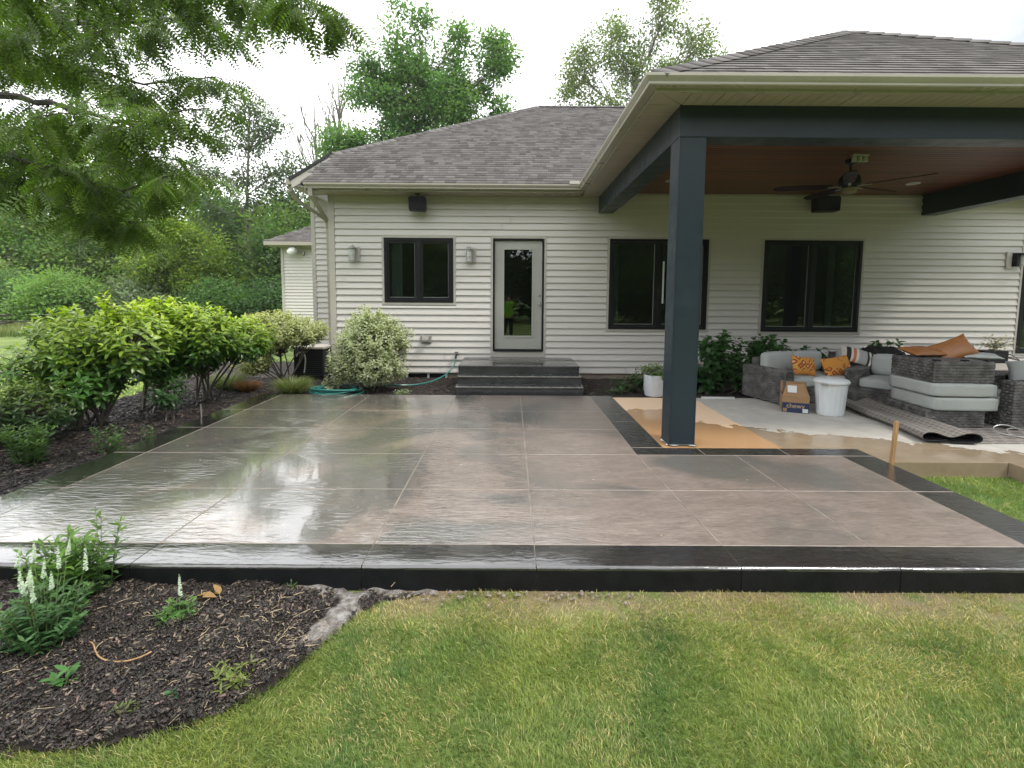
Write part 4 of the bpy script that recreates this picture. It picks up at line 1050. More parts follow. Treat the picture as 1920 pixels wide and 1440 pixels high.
def wicker_chair(name, loc, rz, w, dpt, label, cat, group, hb=0.60, ha=0.5, back=True, nseat=1):
    t = empty(name, loc, rz, label, cat, group)
    aw = 0.17
    wicker_box('arm', t, 0, aw, 0, dpt, 0.02, ha); wicker_box('arm', t, w - aw, w, 0, dpt, 0.02, ha)
    wicker_box('seat_base', t, aw, w - aw, 0.015, dpt - 0.1, 0.02, 0.235, 'ft')
    wicker_box('backrest', t, aw, w - aw, dpt - 0.12, dpt, 0.02, hb, 'fbt')
    for fx in (0.03, w - 0.07):
        for fy in (0.03, dpt - 0.07): MB().box(fx, fx + 0.04, fy, fy + 0.04, 0.0, 0.02).build('foot', MT['dark_plastic'], t, local=True)
    for i in range(nseat):
        a = aw + (w - 2 * aw) * i / nseat; b = aw + (w - 2 * aw) * (i + 1) / nseat
        soft_box('seat_cushion', MT['cush'], t, a + 0.005, b - 0.005, 0.0, dpt - 0.13, 0.245, 0.385)
        soft_box('back_cushion', MT['cush'], t, a + 0.01, b - 0.01, dpt - 0.30, dpt - 0.12, 0.39, 0.70, r=0.06)
    return t
FG = 'wicker seats on the porch'
wicker_chair('sofa', (3.90, 7.03, 0), 0.284, 1.45, 0.82, 'two seat grey wicker sofa with two orange patterned pillows', 'sofa', FG, 0.6, 0.49, nseat=2)
wicker_chair('armchair', (4.98, 7.36, 0), -0.88, 0.80, 0.80, 'grey wicker armchair behind the white bin with an empty pale cushion', 'armchair', FG, 0.66, 0.50)
wicker_chair('armchair', (5.86, 6.55, 0), -math.pi / 2 + 0.06, 0.80, 0.85, 'grey wicker armchair at the right end cut by the frame', 'armchair', FG, 0.66, 0.57)
wicker_chair('sofa', (5.35, 7.75, 0), 0.05, 1.3, 0.8, 'wicker sofa at the back heaped with a striped pillow and black covers', 'sofa', FG, 0.62, 0.50)
t = empty('ottoman', (5.34, 6.22, 0), -0.04, 'grey wicker ottoman at the bottom of the cushion stack', 'ottoman', 'stacked ottoman pieces')
wicker_box('body', t, -0.33, 0.34, -0.35, 0.36, 0.012, 0.205)
for fx, fy in ((-0.3, -0.32), (0.28, -0.32), (-0.3, 0.3), (0.28, 0.3)): MB().box(fx, fx + 0.03, fy, fy + 0.03, 0, 0.012).build('foot', MT['dark_plastic'], t, local=True)
for (dx, z0, z1, lb) in ((0.075, 0.207, 0.375, 'lower of two thick grey seat cushions stacked on the ottoman'), (0.045, 0.378, 0.54, 'upper of two thick grey seat cushions under the upturned wicker box')):
    o = soft_box('seat_cushion', MT['cush'], None, 0, 0.74, 0, 0.76, 0, z1 - z0, r=0.03, puff=0.006); o.location = (5.34 + dx - 0.36, 6.22 - 0.38, z0); o.rotation_euler = (0, 0, -0.03)
    tag(o, lb, 'cushion', 'stacked ottoman pieces')
t = empty('upturned_ottoman', (5.42, 6.24, 0.545), -0.04, 'upturned dark wicker ottoman on top of the cushion stack, feet up', 'ottoman', 'stacked ottoman pieces')
wicker_box('body', t, -0.345, 0.345, -0.36, 0.36, 0.0, 0.245)
for fx, fy in ((-0.33, -0.34), (0.27, -0.34), (-0.33, 0.28), (0.27, 0.28), (0.0, -0.34)): MB().box(fx, fx + 0.06, fy, fy + 0.06, 0.252, 0.272).build('foot', MT['dark_plastic'], t, local=True)

def pillow(name, mat, loc, w, h, th, rot, label, cat='pillow', group='loose pillows', n=14, sag=0.0):
    V = []; F = []
    for s_ in (-1, 1):
        for j in range(n + 1):
            for i in range(n + 1):
                u, v = 2 * i / n - 1, 2 * j / n - 1
                x = u * w / 2 * (1 - 0.09 * (1 - v * v) * abs(u) ** 3); z = v * h / 2 * (1 - 0.09 * (1 - u * u) * abs(v) ** 3)
                y = s_ * th / 2 * ((1 - u * u) * (1 - v * v)) ** 0.42 + 0.006 * hsh(u * 3, v * 3) - sag * u * u
                V.append((x, y, z))
    N = (n + 1) ** 2
    for s_ in range(2):
        for j in range(n):
            for i in range(n):
                a = s_ * N + j * (n + 1) + i; q = (a, a + 1, a + n + 2, a + n + 1)
                F.append(q if s_ == 0 else q[::-1])
    o = MB().add(V, F).build(name, mat, None, local=True, fix=False)
    for p in o.data.polygons: p.use_smooth = True
    o.location = loc; o.rotation_euler = rot
    return tag(o, label, cat, group)
pillow('pillow', kilimmat(0.3), (4.38, 7.40, 0.53), 0.42, 0.30, 0.15, (-0.35, 0.12, 0.25), 'orange kilim pillow at the left of the front sofa')
pillow('pillow', kilimmat(1.9), (4.94, 7.50, 0.51), 0.54, 0.31, 0.15, (-0.35, -0.10, 0.3), 'wide orange pillow with brown diamonds leaning beside the striped pillow')
pillow('pillow', stripemat(), (5.42, 7.72, 0.63), 0.52, 0.32, 0.16, (-0.9, 0.28, -0.35), 'cream pillow with black and rust stripes lying on the sofa arm')
pillow('pillow', MT['caramel'], (5.33, 6.42, 0.865), 0.48, 0.30, 0.10, (-1.35, 0.0, 0.1), 'flat caramel leather pillow on the upturned ottoman')
pillow('pillow', MT['caramel'], (5.66, 6.35, 0.90), 0.42, 0.30, 0.13, (-0.6, -0.45, -0.3), 'tilted caramel leather pillow with a raised corner on the upturned ottoman')
pillow('pillow', MT['cush'], (5.92, 6.25, 0.83), 0.4, 0.24, 0.07, (-1.45, 0.0, -0.4), 'grey cushion lying behind the tilted caramel pillow')
pillow('pillow', MT['cush'], (6.42, 6.05, 0.66), 0.50, 0.36, 0.16, (-0.5, -0.25, -0.9), 'pale cushion heaped on the far right armchair')
# black covers heaped on the back sofa
V = []; F = []; n = 22
for j in range(n + 1):
    for i in range(n + 1):
        u, v = 2 * i / n - 1, 2 * j / n - 1; r2 = min(1, (u * u) ** 1.3 + (v * v) ** 1.3)
        V.append((5.98 + 0.46 * u, 8.02 + 0.3 * v, 0.50 + (0.26 + 0.03 * hsh(u * 2.5, v * 2) + 0.02 * hsh(u * 7, v * 5)) * (1 - r2) ** 0.55 - 0.06 * r2))
for j in range(n):
    for i in range(n): a = j * (n + 1) + i; F.append((a, a + 1, a + n + 2, a + n + 1))
o = MB().add(V, F).build('furniture_cover', MT['black_fab'], smooth=False)
for p in o.data.polygons: p.use_smooth = True
tag(o, 'black fabric cover heaped on the back sofa', 'cover')

# white ribbed bin
t = empty('trash_bin', (4.26, 6.55, 0), 0, 'white ribbed plastic bin with a grey handle on the porch', 'bin')
binmat = M('bin_plastic', (0.60, 0.64, 0.66), 0.35, 0.03)
n = 72; prof = [(0.155, 0.0), (0.162, 0.012), (0.168, 0.04), (0.190, 0.40), (0.192, 0.425)]; V = []; F = []
for k, (r_, z) in enumerate(prof):
    for i in range(n):
        a = 2 * math.pi * i / n; rr_ = r_ * (1 - (0.03 if (i % 4 < 2 and 1 < k < 4) else 0)); V.append((4.26 + rr_ * math.cos(a), 6.55 + rr_ * math.sin(a), z))
for k in range(len(prof) - 1):
    for i in range(n): F.append((k * n + i, k * n + (i + 1) % n, (k + 1) * n + (i + 1) % n, (k + 1) * n + i))
F.append(tuple(range(n))[::-1]); F.append(tuple((len(prof) - 1) * n + i for i in range(n)))
MB().add(V, F).build('bucket', binmat, t, smooth=True)
MB().lathe([(0.193, 0.426), (0.210, 0.43), (0.213, 0.45), (0.203, 0.462), (0.19, 0.475), (0.15, 0.488), (0.01, 0.492)], (4.26, 6.55, 0), 40).build('lid', binmat, t, smooth=True)
MB().tube(bez([(4.055, 6.53, 0.44), (4.060, 6.40, 0.425), (4.150, 6.35, 0.40), (4.300, 6.332, 0.385), (4.430, 6.40, 0.40), (4.470, 6.53, 0.43)]), 0.005, 6).build('handle', M('pink_wire', (0.6, 0.45, 0.44), 0.4), t, smooth=True)
MB().box(4.045, 4.13, 6.40, 6.44, 0.41, 0.44, 0.008).build('handle_grip', MT['galv'], t)

# cardboard carton with open flaps, navy printed band
t = empty('cardboard_box', (3.99, 6.56, 0), -0.42, 'open cardboard carton with a navy printed band beside the white bin', 'box')
L1, L2, Hh = 0.32, 0.40, 0.225     # left face runs along local -x.., right face along +y after the turn
m = MB(); th = 0.004
m.box(-L1, 0, 0, th, 0, Hh); m.box(-th, 0, th, L2, 0, Hh); m.box(-L1, -L1 + th, th, L2, 0, Hh); m.box(-L1 + th, -th, L2 - th, L2, 0, Hh); m.box(-L1 + th, -th, th, L2 - th, 0, th)
TB = Matrix.Rotation(-1.10, 4, 'Z')
m.build('carton', MT['card'], t, local=True)
MB().box(-L1 - .001, 0.001, -0.0015, -0.0002, 0.001, 0.135).box(0.0002, 0.0015, 0.02, L2, 0.001, 0.135).build('printed_band', MT['navy'], t, local=True)
fl = MB(); fl.add([(-L1, 0, Hh), (0, 0, Hh), (-0.05, 0.10, Hh + 0.15), (-L1 + 0.05, 0.10, Hh + 0.15), (-L1, .004, Hh), (0, .004, Hh), (-0.05, 0.104, Hh + 0.15), (-L1 + 0.05, 0.104, Hh + 0.15)], [(0, 1, 2, 3), (4, 7, 6, 5), (3, 2, 6, 7), (0, 3, 7, 4), (1, 5, 6, 2)]); fl.build('flap', MT['card'], t, local=True)
fl = MB(); fl.add([(0, 0, Hh), (0, L2, Hh), (-0.05, L2 - .03, Hh + 0.13), (-0.07, 0.07, Hh + 0.13), (-.004, 0, Hh), (-.004, L2, Hh), (-0.054, L2 - .03, Hh + 0.13), (-0.074, 0.07, Hh + 0.13)], [(0, 1, 2, 3), (4, 7, 6, 5), (3, 2, 6, 7), (0, 3, 7, 4), (1, 5, 6, 2)]); fl.build('flap', MT['card'], t, local=True)
fl = MB(); fl.box(-L1, 0, L2 - 0.004, L2, Hh, Hh + 0.14); fl.build('flap', MT['card'], t, local=True)
fl = MB(); fl.add([(-L1 + 0.06, 0.022, Hh + 0.045), (-L1 + 0.17, 0.022, Hh + 0.045), (-L1 + 0.17, 0.080, Hh + 0.131), (-L1 + 0.06, 0.080, Hh + 0.131)], [(0, 1, 2, 3)]); fl.xf(Matrix.Translation((0, -0.0075, 0.0)))
fl.build('shipping_label', MT['white'], t, local=True)
MB().box(-0.075, -0.012, -0.003, -0.0018, 0.008, 0.06).build('sticker', MT['white'], t, local=True)
MB().box(-L1 + 0.012, -L1 + 0.06, -0.003, -0.0018, 0.01, 0.055).build('sticker', MT['card'], t, local=True)
def text(s, size, parent, loc, rot, mat, name='logo'):
    cu = bpy.data.curves.new(name, 'FONT'); cu.body = s; cu.size = size; cu.extrude = 0.0004; cu.align_x = 'CENTER'; cu.offset = 0.0008; cu.materials.append(mat)
    tmp = bpy.data.objects.new('tmp', cu); COL.objects.link(tmp); dg = bpy.context.evaluated_depsgraph_get(); me = bpy.data.meshes.new_from_object(tmp.evaluated_get(dg)); bpy.data.objects.remove(tmp)
    o = bpy.data.objects.new(name, me); COL.objects.link(o); o.parent = parent; o.location = loc; o.rotation_euler = rot; return o
LT = M('tan_print', (0.42, 0.30, 0.18), 0.8)
text('chewy', 0.085, t, (-L1 / 2, -0.003, 0.065), (math.pi / 2, 0, 0), LT)
text('chewy', 0.085, t, (0.003, 0.20, 0.065), (math.pi / 2, 0, math.pi / 2), LT)

# folded rug and mat
prof = [(.26, .030), (.14, .018), (.05, .016), (.0, .045), (.0, .085), (.05, .112), (.13, .112), (.22, .085), (.29, .07), (.36, .085), (.46, .118), (.56, .115), (.615, .075), (.60, .03), (.52, .012), (.36, .010), (.30, .012)]
def catmull(P, n=5):
    P = [Vector((p[0], p[1], 0)) for p in P]; out = []
    for i in range(len(P) - 1):
        a = P[max(0, i - 1)]; b = P[i]; c = P[i + 1]; d_ = P[min(len(P) - 1, i + 2)]
        for k in range(n):
            t_ = k / n; out.append(0.5 * ((2 * b) + (c - a) * t_ + (2 * a - 5 * b + 4 * c - d_) * t_ ** 2 + (3 * b - a - 3 * c + d_) * t_ ** 3))
    out.append(P[-1]); return out
pp = catmull(prof, 4); ns = 30; V = []; UV = []
A0, A1 = Vector((4.43, 5.24, 0)), Vector((4.72, 7.05, 0)); ax = (A1 - A0).normalized(); sd = Vector((ax.y, -ax.x, 0))
arc = [0]
for a, b in zip(pp, pp[1:]): arc.append(arc[-1] + (b - a).length)
def rugpt(i, j, off):
    t_ = i / ns; p = pp[j]; q0 = pp[max(0, j - 1)]; q1 = pp[min(len(pp) - 1, j + 1)]; d_ = (q1 - q0).normalized(); nn = Vector((-d_.y, d_.x, 0))
    sc = 0.92 - 0.22 * t_; x = (p.x + nn.x * off) * sc; z = (p.y + nn.y * off) * (1 - 0.05 * math.sin(t_ * 5)) + 0.006
    c = A0.lerp(A1, t_) + sd * (x + 0.02 * math.sin(t_ * 6)) ; return (c.x, c.y, max(0.006, z))
mlen = len(pp)
for i in range(ns + 1):
    for j in range(mlen): V.append(rugpt(i, j, 0.0)); UV.append((i / ns * 1.8, arc[j]))
for i in range(ns + 1):
    for j in range(mlen): V.append(rugpt(i, j, -0.008)); UV.append((i / ns * 1.8, arc[j]))
F = []; mi = []; N = (ns + 1) * mlen
for i in range(ns):
    for j in range(mlen - 1):
        a = i * mlen + j; F.append((a, a + mlen, a + mlen + 1, a + 1)); mi.append(0)
        a += N; F.append((a, a + 1, a + mlen + 1, a + mlen)); mi.append(1)
for j in range(mlen - 1):
    F.append((j, j + 1, N + j + 1, N + j)); mi.append(1); b = ns * mlen + j; F.append((b, N + b, N + b + 1, b + 1)); mi.append(1)
mb = MB(); mb.add(V, F); mb.m = mi
rug = mb.build('folded_rug', [rugmat('rug_key_pattern', 1.6), MT['black_fab']], origin=(4.7, 6, 0), fix=False)
uvl = rug.data.uv_layers.new(name='UVMap')
for lp in rug.data.loops: uvl.data[lp.index].uv = UV[lp.vertex_index]
tag(rug, 'grey greek key rug folded lengthwise on the porch floor', 'rug')
mat_ = MB().box(4.62, 7.4, 5.22, 8.3, -0.001, 0.006).build('outdoor_mat', rugmat('faded_mat', 0.8)); 
uvl = mat_.data.uv_layers.new(name='UVMap')
for lp in mat_.data.loops: c = mat_.data.vertices[lp.vertex_index].co; uvl.data[lp.index].uv = (c.x, c.y)
tag(mat_, 'faded grey patterned mat lying flat under the wicker seats', 'mat')
pts = bez([(5.85, 5.35, 0.02), (5.5, 5.5, 0.015), (5.4, 5.65, 0.014), (5.6, 5.7, 0.1), (5.75, 5.75, 0.16), (5.85, 5.55, 0.08), (5.7, 5.4, 0.014)], 40) + bez([(5.7, 5.4, 0.014), (5.5, 5.5, 0.02), (5.65, 5.7, 0.12), (5.82, 5.6, 0.1), (5.9, 5.5, 0.014), (6.3, 5.6, 0.014), (6.6, 5.5, 0.014)], 40)[1:]
tag(MB().tube(pts, 0.006, 6).build('cable', MT['galv'], smooth=True), 'tangled grey cable on the mat in front of the far right armchair', 'cable')

# table with planters behind the seats
t = empty('side_table', (8.1, 7.95, 0), 0, 'wicker table with a pale top behind the far right armchair', 'table')
wicker_box('base', t, -0.75, 0.8, -0.45, 0.45, 0.01, 0.47, 'fl')
MB().box(-0.8, 0.85, -0.5, 0.5, 0.472, 0.497, 0.005).build('table_top', MT['trim'], t, local=True)
pl1 = MB().box(7.74, 8.14, 8.10, 8.34, 0.50, 0.70, 0.01).build('planter_box', MT['dark_plastic']); tag(pl1, 'rectangular black planter box on the table behind the seats', 'planter')
pl2 = MB().lathe([(0.11, 0.50), (0.15, 0.68), (0.155, 0.69), (0.14, 0.69), (0.13, 0.66)], (7.45, 8.2, 0), 18).build('flower_pot', MT['dark_plastic'], smooth=True); tag(pl2, 'dark flower pot holding the purple leaved plant', 'pot')
# white pot
t = MB().lathe([(0.125, 0.0), (0.15, 0.012), (0.168, 0.10), (0.172, 0.30), (0.17, 0.34), (0.158, 0.34), (0.152, 0.29), (0.01, 0.285)], (2.26, 7.73, 0), 32).build('flower_pot', MT['pot'], smooth=True); tag(t, 'pale blue white glazed pot beside the corner post', 'pot')
tag(MB().box(2.92, 3.42, 7.50, 7.545, -0.001, 0.03, 0.004).build('scrap_strip', MT['white']), 'short white strip lying at the back edge of the porch floor', 'scrap')
tag(MB().prism([(-0.014, -0.016), (0.016, -0.014), (0.014, 0.016), (-0.016, 0.014)], 0, 0.56).xf(Matrix.Translation((3.592, 4.585, -0.16)) @ Matrix.Rotation(0.02, 4, 'Y') @ Matrix.Rotation(0.03, 4, 'X')).build('wooden_stake', MT['wood_stake']), 'thin raw wooden stake standing at the corner of the patio border', 'stake')
wl = MB().tube([(-3.98, 6.35, -0.07), (-3.985, 6.35, 0.13)], 0.008, 6).build('post', MT['galv']); wl.name = 'irrigation_riser'
tag(wl, 'thin grey irrigation riser in the mulch at the left edge of the patio', 'pipe')
# picnic table far off on the left
t = empty('picnic_table', (-23.0, 21.5, -0.15), 0.05, 'dark picnic table far off at the left edge of the lawn', 'table')
MB().box(-1.2, 1.2, -0.38, 0.38, 0.70, 0.76).build('table_top', MT['bark_dark'], t, local=True)
for y in (-0.75, 0.75): MB().box(-1.2, 1.9, y - 0.14, y + 0.14, 0.42, 0.46).build('bench', MT['bark_dark'], t, local=True)
for x in (-0.8, 0.8):
    MB().tube([(x, -0.62, 0), (x, 0.25, 0.7)], 0.045, 6).build('leg', MT['bark_dark'], t, local=True); MB().tube([(x, 0.62, 0), (x, -0.25, 0.7)], 0.045, 6).build('leg', MT['bark_dark'], t, local=True)
    MB().box(x - 0.03, x + 0.03, -0.85, 0.85, 0.36, 0.419).build('cross_bar', MT['bark_dark'], t, local=True)

# ================================================================== VEGETATION
def leaf_template(ns=3, width=0.4, fold=0.12, droop=0.25, tip=1.0):
    """leaf along +Y, length 1, folded on the midrib: rows x (left, mid, right); returns V, F, edge flag"""
    V = []; E_ = []
    for i in range(ns + 1):
        t = i / ns; w = width / 2 * (math.sin(math.pi * min(1, max(0.0, t)) ** 0.8) ** 0.8 if 0 < t < 1 else 0.03)
        z = -droop * t * t
        V += [(-w, t, z + fold * w * 2), (0, t, z), (w, t, z + fold * w * 2)]; E_ += [1, 0, 1]
    F = []
    for i in range(ns):
        a = i * 3; F += [(a, a + 1, a + 4, a + 3), (a + 1, a + 2, a + 5, a + 4)]
    return np.array(V, np.float32), np.array(F, np.int32), np.array(E_, np.float32)
def leaf_quad(width=0.6, droop=0.15):
    V = np.array([(0, 0, 0), (width / 2, 0.45, -droop * .2), (0, 1, -droop), (-width / 2, 0.45, -droop * .2)], np.float32)
    return V, np.array([(0, 1, 2, 3)], np.int32), np.array([0, 1, 0, 1], np.float32)
def unit(a): return a / np.maximum(np.linalg.norm(a, axis=-1, keepdims=True), 1e-9)
def scatter(tpl, P, D, N, Sz, C, C_edge=None):
    """instances of a leaf template at P, pointing along D, facing N, size Sz, colour C"""
    V, F, E_ = tpl; n = len(P); k = len(V)
    D = unit(D); X = unit(np.cross(D, N)); Z = np.cross(X, D)
    R = np.stack([X, D, Z], axis=2)                      # columns
    W = np.einsum('nij,kj->nki', R, V) * Sz[:, None, None] + P[:, None, :]
    FF = (F[None] + (np.arange(n) * k)[:, None, None]).reshape(-1, F.shape[1])
    col = np.repeat(C[:, None, :], k, axis=1)
    if C_edge is not None: col = col * (1 - E_)[None, :, None] + np.repeat(C_edge[:, None, :], k, axis=1) * E_[None, :, None]
    return W.reshape(-1, 3), FF, col.reshape(-1, 3)
def join(parts):
    Vs, Fs, Cs, b = [], [], [], 0
    for V, F, C in parts:
        Vs.append(V); Fs.append(F + b); Cs.append(C); b += len(V)
    return np.concatenate(Vs), np.concatenate(Fs), np.concatenate(Cs)
def jitcol(n, base, r, var=0.25, hue=0.12):
    c = np.array(base)[None] * (1 + r.uniform(-var, var, (n, 1))); c = c * (1 + r.uniform(-hue, hue, (n, 3))); return np.clip(c, 0, 1)
def rand_dirs(n, r): return unit(r.normal(size=(n, 3)))

def limb(mb, a, b, ra, rb, r, bend=0.12, n=5, sides=6, up=0.15):
    a, b = Vector(a), Vector(b); d = b - a; L_ = d.length; pts = []; off = Vector(r.normal(size=3)) * bend * L_
    for i in range(n + 1):
        t = i / n; p = a.lerp(b, t) + off * math.sin(math.pi * t) * 0.5 + Vector((0, 0, 1)) * (-up * L_ * math.sin(math.pi * t) * 0.6)
        pts.append(p)
    mb.tube(pts, [ra + (rb - ra) * i / n for i in range(n + 1)], sides, caps=False); return pts

def tree(name, base, height, lobes, nclus, nleaf, lsz, base_col, label, cat='tree', seed=1, trunk_r=0.18, bark='bark', spread=0.5, clus_up=0.2, group=None, col2=None, tpl=None, leafm='leaf_far', trunk_top=None, bare_twigs=0, upward=0.0, hidden_trunk=False):
    """trunk, limbs to each lobe, twigs to each leaf cluster; lobes = (dx, dy, z, rx, ry, rz) round the base"""
    r = np.random.default_rng(seed); bx, by, bz = base
    t = empty(name, base, 0, label, cat, group); mb = MB()
    tt = trunk_top if trunk_top else height * 0.8
    axis = [Vector((bx + 0.02 * height * math.sin(i * 1.3 + seed), by + 0.015 * height * math.cos(i * 1.7 + seed), bz + tt * i / 6)) for i in range(7)]
    axis[0] = Vector(base); mb.tube(axis, [trunk_r * (1 - 0.82 * i / 6) * (1.25 if i == 0 else 1) for i in range(7)], 8, caps=False)
    tot = sum(l[3] * l[4] * l[5] for l in lobes); P = []
    for (dx, dy, z, rx, ry, rz) in lobes:
        c = Vector((bx + dx, by + dy, bz + z)); zz = max(0.1, min(0.95, (z - rz * 0.9) / tt)) * 6; i0 = int(min(5, zz)); a = axis[i0].lerp(axis[i0 + 1], zz - i0)
        pts = limb(mb, a, c, trunk_r * 0.32 * (1 - 0.1 * i0), 0.02 + trunk_r * 0.06, r, 0.1)
        nc = max(3, int(nclus * rx * ry * rz / tot))
        for k in range(nc):
            d_ = Vector(rand_dirs(1, r)[0]); rad = r.uniform(0.25, 1.0) ** 0.6
            q = c + Vector((d_.x * rx * rad, d_.y * ry * rad, d_.z * rz * rad)) + Vector((0, 0, upward * rz * (1 - rad)))
            j = int(r.integers(2, len(pts))); limb(mb, pts[j], q, 0.012 + trunk_r * 0.05, 0.006, r, 0.12, 3, 4, -0.05)
            P.append(q[:])
    for k in range(bare_twigs):
        i0 = int(r.integers(2, 6)); a = axis[i0]; d_ = Vector(rand_dirs(1, r)[0]); d_.z = abs(d_.z) + 0.8; d_.normalize(); limb(mb, a, a + d_ * height * r.uniform(0.1, 0.3), 0.03, 0.006, r, 0.1, 4, 4)
    tr = mb.build('trunk', MT[bark], t, smooth=True, fix=False)
    if nleaf:
        P = np.array(P); per = max(1, nleaf // len(P)); n = per * len(P)
        C0 = np.repeat(P, per, axis=0); g = r.normal(size=(n, 3)) * np.array([spread, spread, spread * 0.7])
        L0 = C0 + g
        D = unit(g + r.normal(size=(n, 3)) * spread * 0.6 + np.array([0, 0, clus_up * spread])); Nn = unit(r.normal(size=(n, 3)) * 0.6 + np.array([0, 0, 1.0]) + unit(g) * 0.5)
        clr = np.repeat(r.uniform(0, 1, (len(P), 1)), per, axis=0)
        c = jitcol(n, base_col, r); 
        if col2 is not None: c2 = jitcol(n, col2, r); c = c * (1 - clr) + c2 * clr
        c = c * (0.82 + 0.36 * np.repeat(r.uniform(0, 1, (len(P), 1)), per, axis=0))
        V, F, C = scatter(tpl or leaf_quad(), L0, D, Nn, lsz * r.uniform(0.6, 1.3, n), np.clip(c, 0, 1))
        npmesh('crown', V, F, MT[leafm], C, t)
    return t

GREEN = (0.055, 0.115, 0.028); DEEP = (0.032, 0.075, 0.024); LIME = (0.17, 0.25, 0.035); PALE = (0.11, 0.17, 0.07); OLIVE = (0.10, 0.13, 0.03)
# the big tree behind the house: upward pointing lobes
tree('tree', (-5.7, 31, -0.15), 19, [(-1.2, 0, 16.6, 0.8, .8, 2.6), (0.3, 0.3, 16.4, .8, .8, 2.4), (2.2, -.3, 16.0, .9, .9, 2.2), (4.6, 0, 14.8, 1.2, 1, 2.4), (-3.0, 0, 14.2, 1.2, 1.2, 1.6), (-.6, .5, 13.6, 2.2, 1.6, 2.0), (2.4, 0, 13.2, 1.8, 1.5, 1.7), (-4.2, 0, 10.2, 1.5, 1.5, 1.6), (-1.0, 0.5, 10.4, 2.4, 1.6, 1.8), (2.4, 0, 10.3, 2.4, 1.6, 1.8), (5.0, .3, 11.6, 1.0, 1, 2.0)],
     330, 62000, 0.20, (0.10, 0.21, 0.075), 'tall full green tree rising behind the left roof', seed=11, trunk_r=0.3, spread=0.36, col2=(0.16, 0.28, 0.09), upward=.3)
tree('tree', (7.8, 33, -0.15), 21, [(-3.2, 0, 15.5, 1.3, 1.2, 2.4), (-1.6, 0, 17.2, 1.0, 1, 2.5), (1.6, 0, 19.2, 1.2, 1, 2.6), (0.2, 0.5, 15.8, 1.5, 1.2, 2.2), (3.8, 0, 17.2, 1.3, 1, 2.2), (-4.4, 0, 13.2, 1.2, 1, 1.6), (-1.6, 0, 13.0, 1.8, 1.2, 1.6), (2.2, 0, 14.8, 1.6, 1.2, 1.8), (5.2, 0, 15.8, 0.7, .7, 1.4)],
     230, 20000, 0.19, (0.15, 0.22, 0.07), 'thin leaved pale tree behind the roof left of the porch gable', seed=12, trunk_r=0.28, spread=0.30, bark='bark_pale', col2=(0.20, 0.24, 0.14), bare_twigs=10, upward=.3)
tree('tree', (-16.9, 33, -0.15), 15.2, [(-0.6, 0, 13.4, 0.8, .8, 1.4), (0.7, 0, 13.0, 0.8, .8, 1.3), (1.7, 0, 11.8, 0.9, .9, 1.2), (-1.8, 0, 11.4, 1.0, 1, 1.1), (0.2, 0, 11.2, 1.0, 1, 1.2), (-3.0, 0, 9.6, 0.9, .9, .9), (2.7, 0, 9.8, 1.0, 1, 1.1), (-1.2, 0, 9.2, 1.1, 1, 1.0), (1.2, 0, 9.0, 1.1, 1, 1.0), (-2.6, 0, 7.4, 1.1, 1, 1.0), (2.6, 0, 7.4, 1.1, 1, 1.1), (0, 0, 7.0, 1.2, 1, 1.1), (-1.6, 0, 5.4, 1.4, 1.2, 1.1), (1.8, .5, 5.0, 1.6, 1.2, 1.4)],
     260, 19000, 0.18, (0.085, 0.15, 0.07), 'tall slender tree with open branches left of the house', seed=13, trunk_r=0.19, spread=0.33, bark='bark_pale', col2=(0.10, 0.15, 0.075), trunk_top=13.0, upward=.2, bare_twigs=34)
for (x, y, h, lb, s_) in ((-13.7, 36, 15.0, 'bare dead tree with pale twigs left of the roof peak', 14), (-12.0, 36, 16.8, 'taller bare dead tree with pale twigs close to the full green tree', 15)):
    t = empty('dead_tree', (x, y, -0.15), 0, lb, 'tree', 'bare trees behind the house'); r = np.random.default_rng(s_); mb = MB()
    mb.tube([(x, y, -0.15), (x + .1, y, h * .5), (x, y, h)], [0.17, 0.10, 0.03], 7, caps=False)
    for k in range(24):
        z0 = h * r.uniform(0.42, 0.85); an = r.uniform(0, 6.28); L_ = h * r.uniform(0.12, 0.26); e = Vector((x + math.cos(an) * L_ * 0.42, y + math.sin(an) * L_ * .4, z0 + L_))
        pts = limb(mb, (x, y, z0), e, 0.06, 0.024, r, 0.08, 5, 5)
        for j in range(4):
            q = pts[int(r.integers(1, 5))]; mb.tube([q, q + Vector((r.normal() * .35, r.normal() * .3, r.uniform(.5, 1.4)))], [0.028, 0.016], 4, caps=False)
    mb.build('trunk', MT['bark_pale'], t, fix=False)
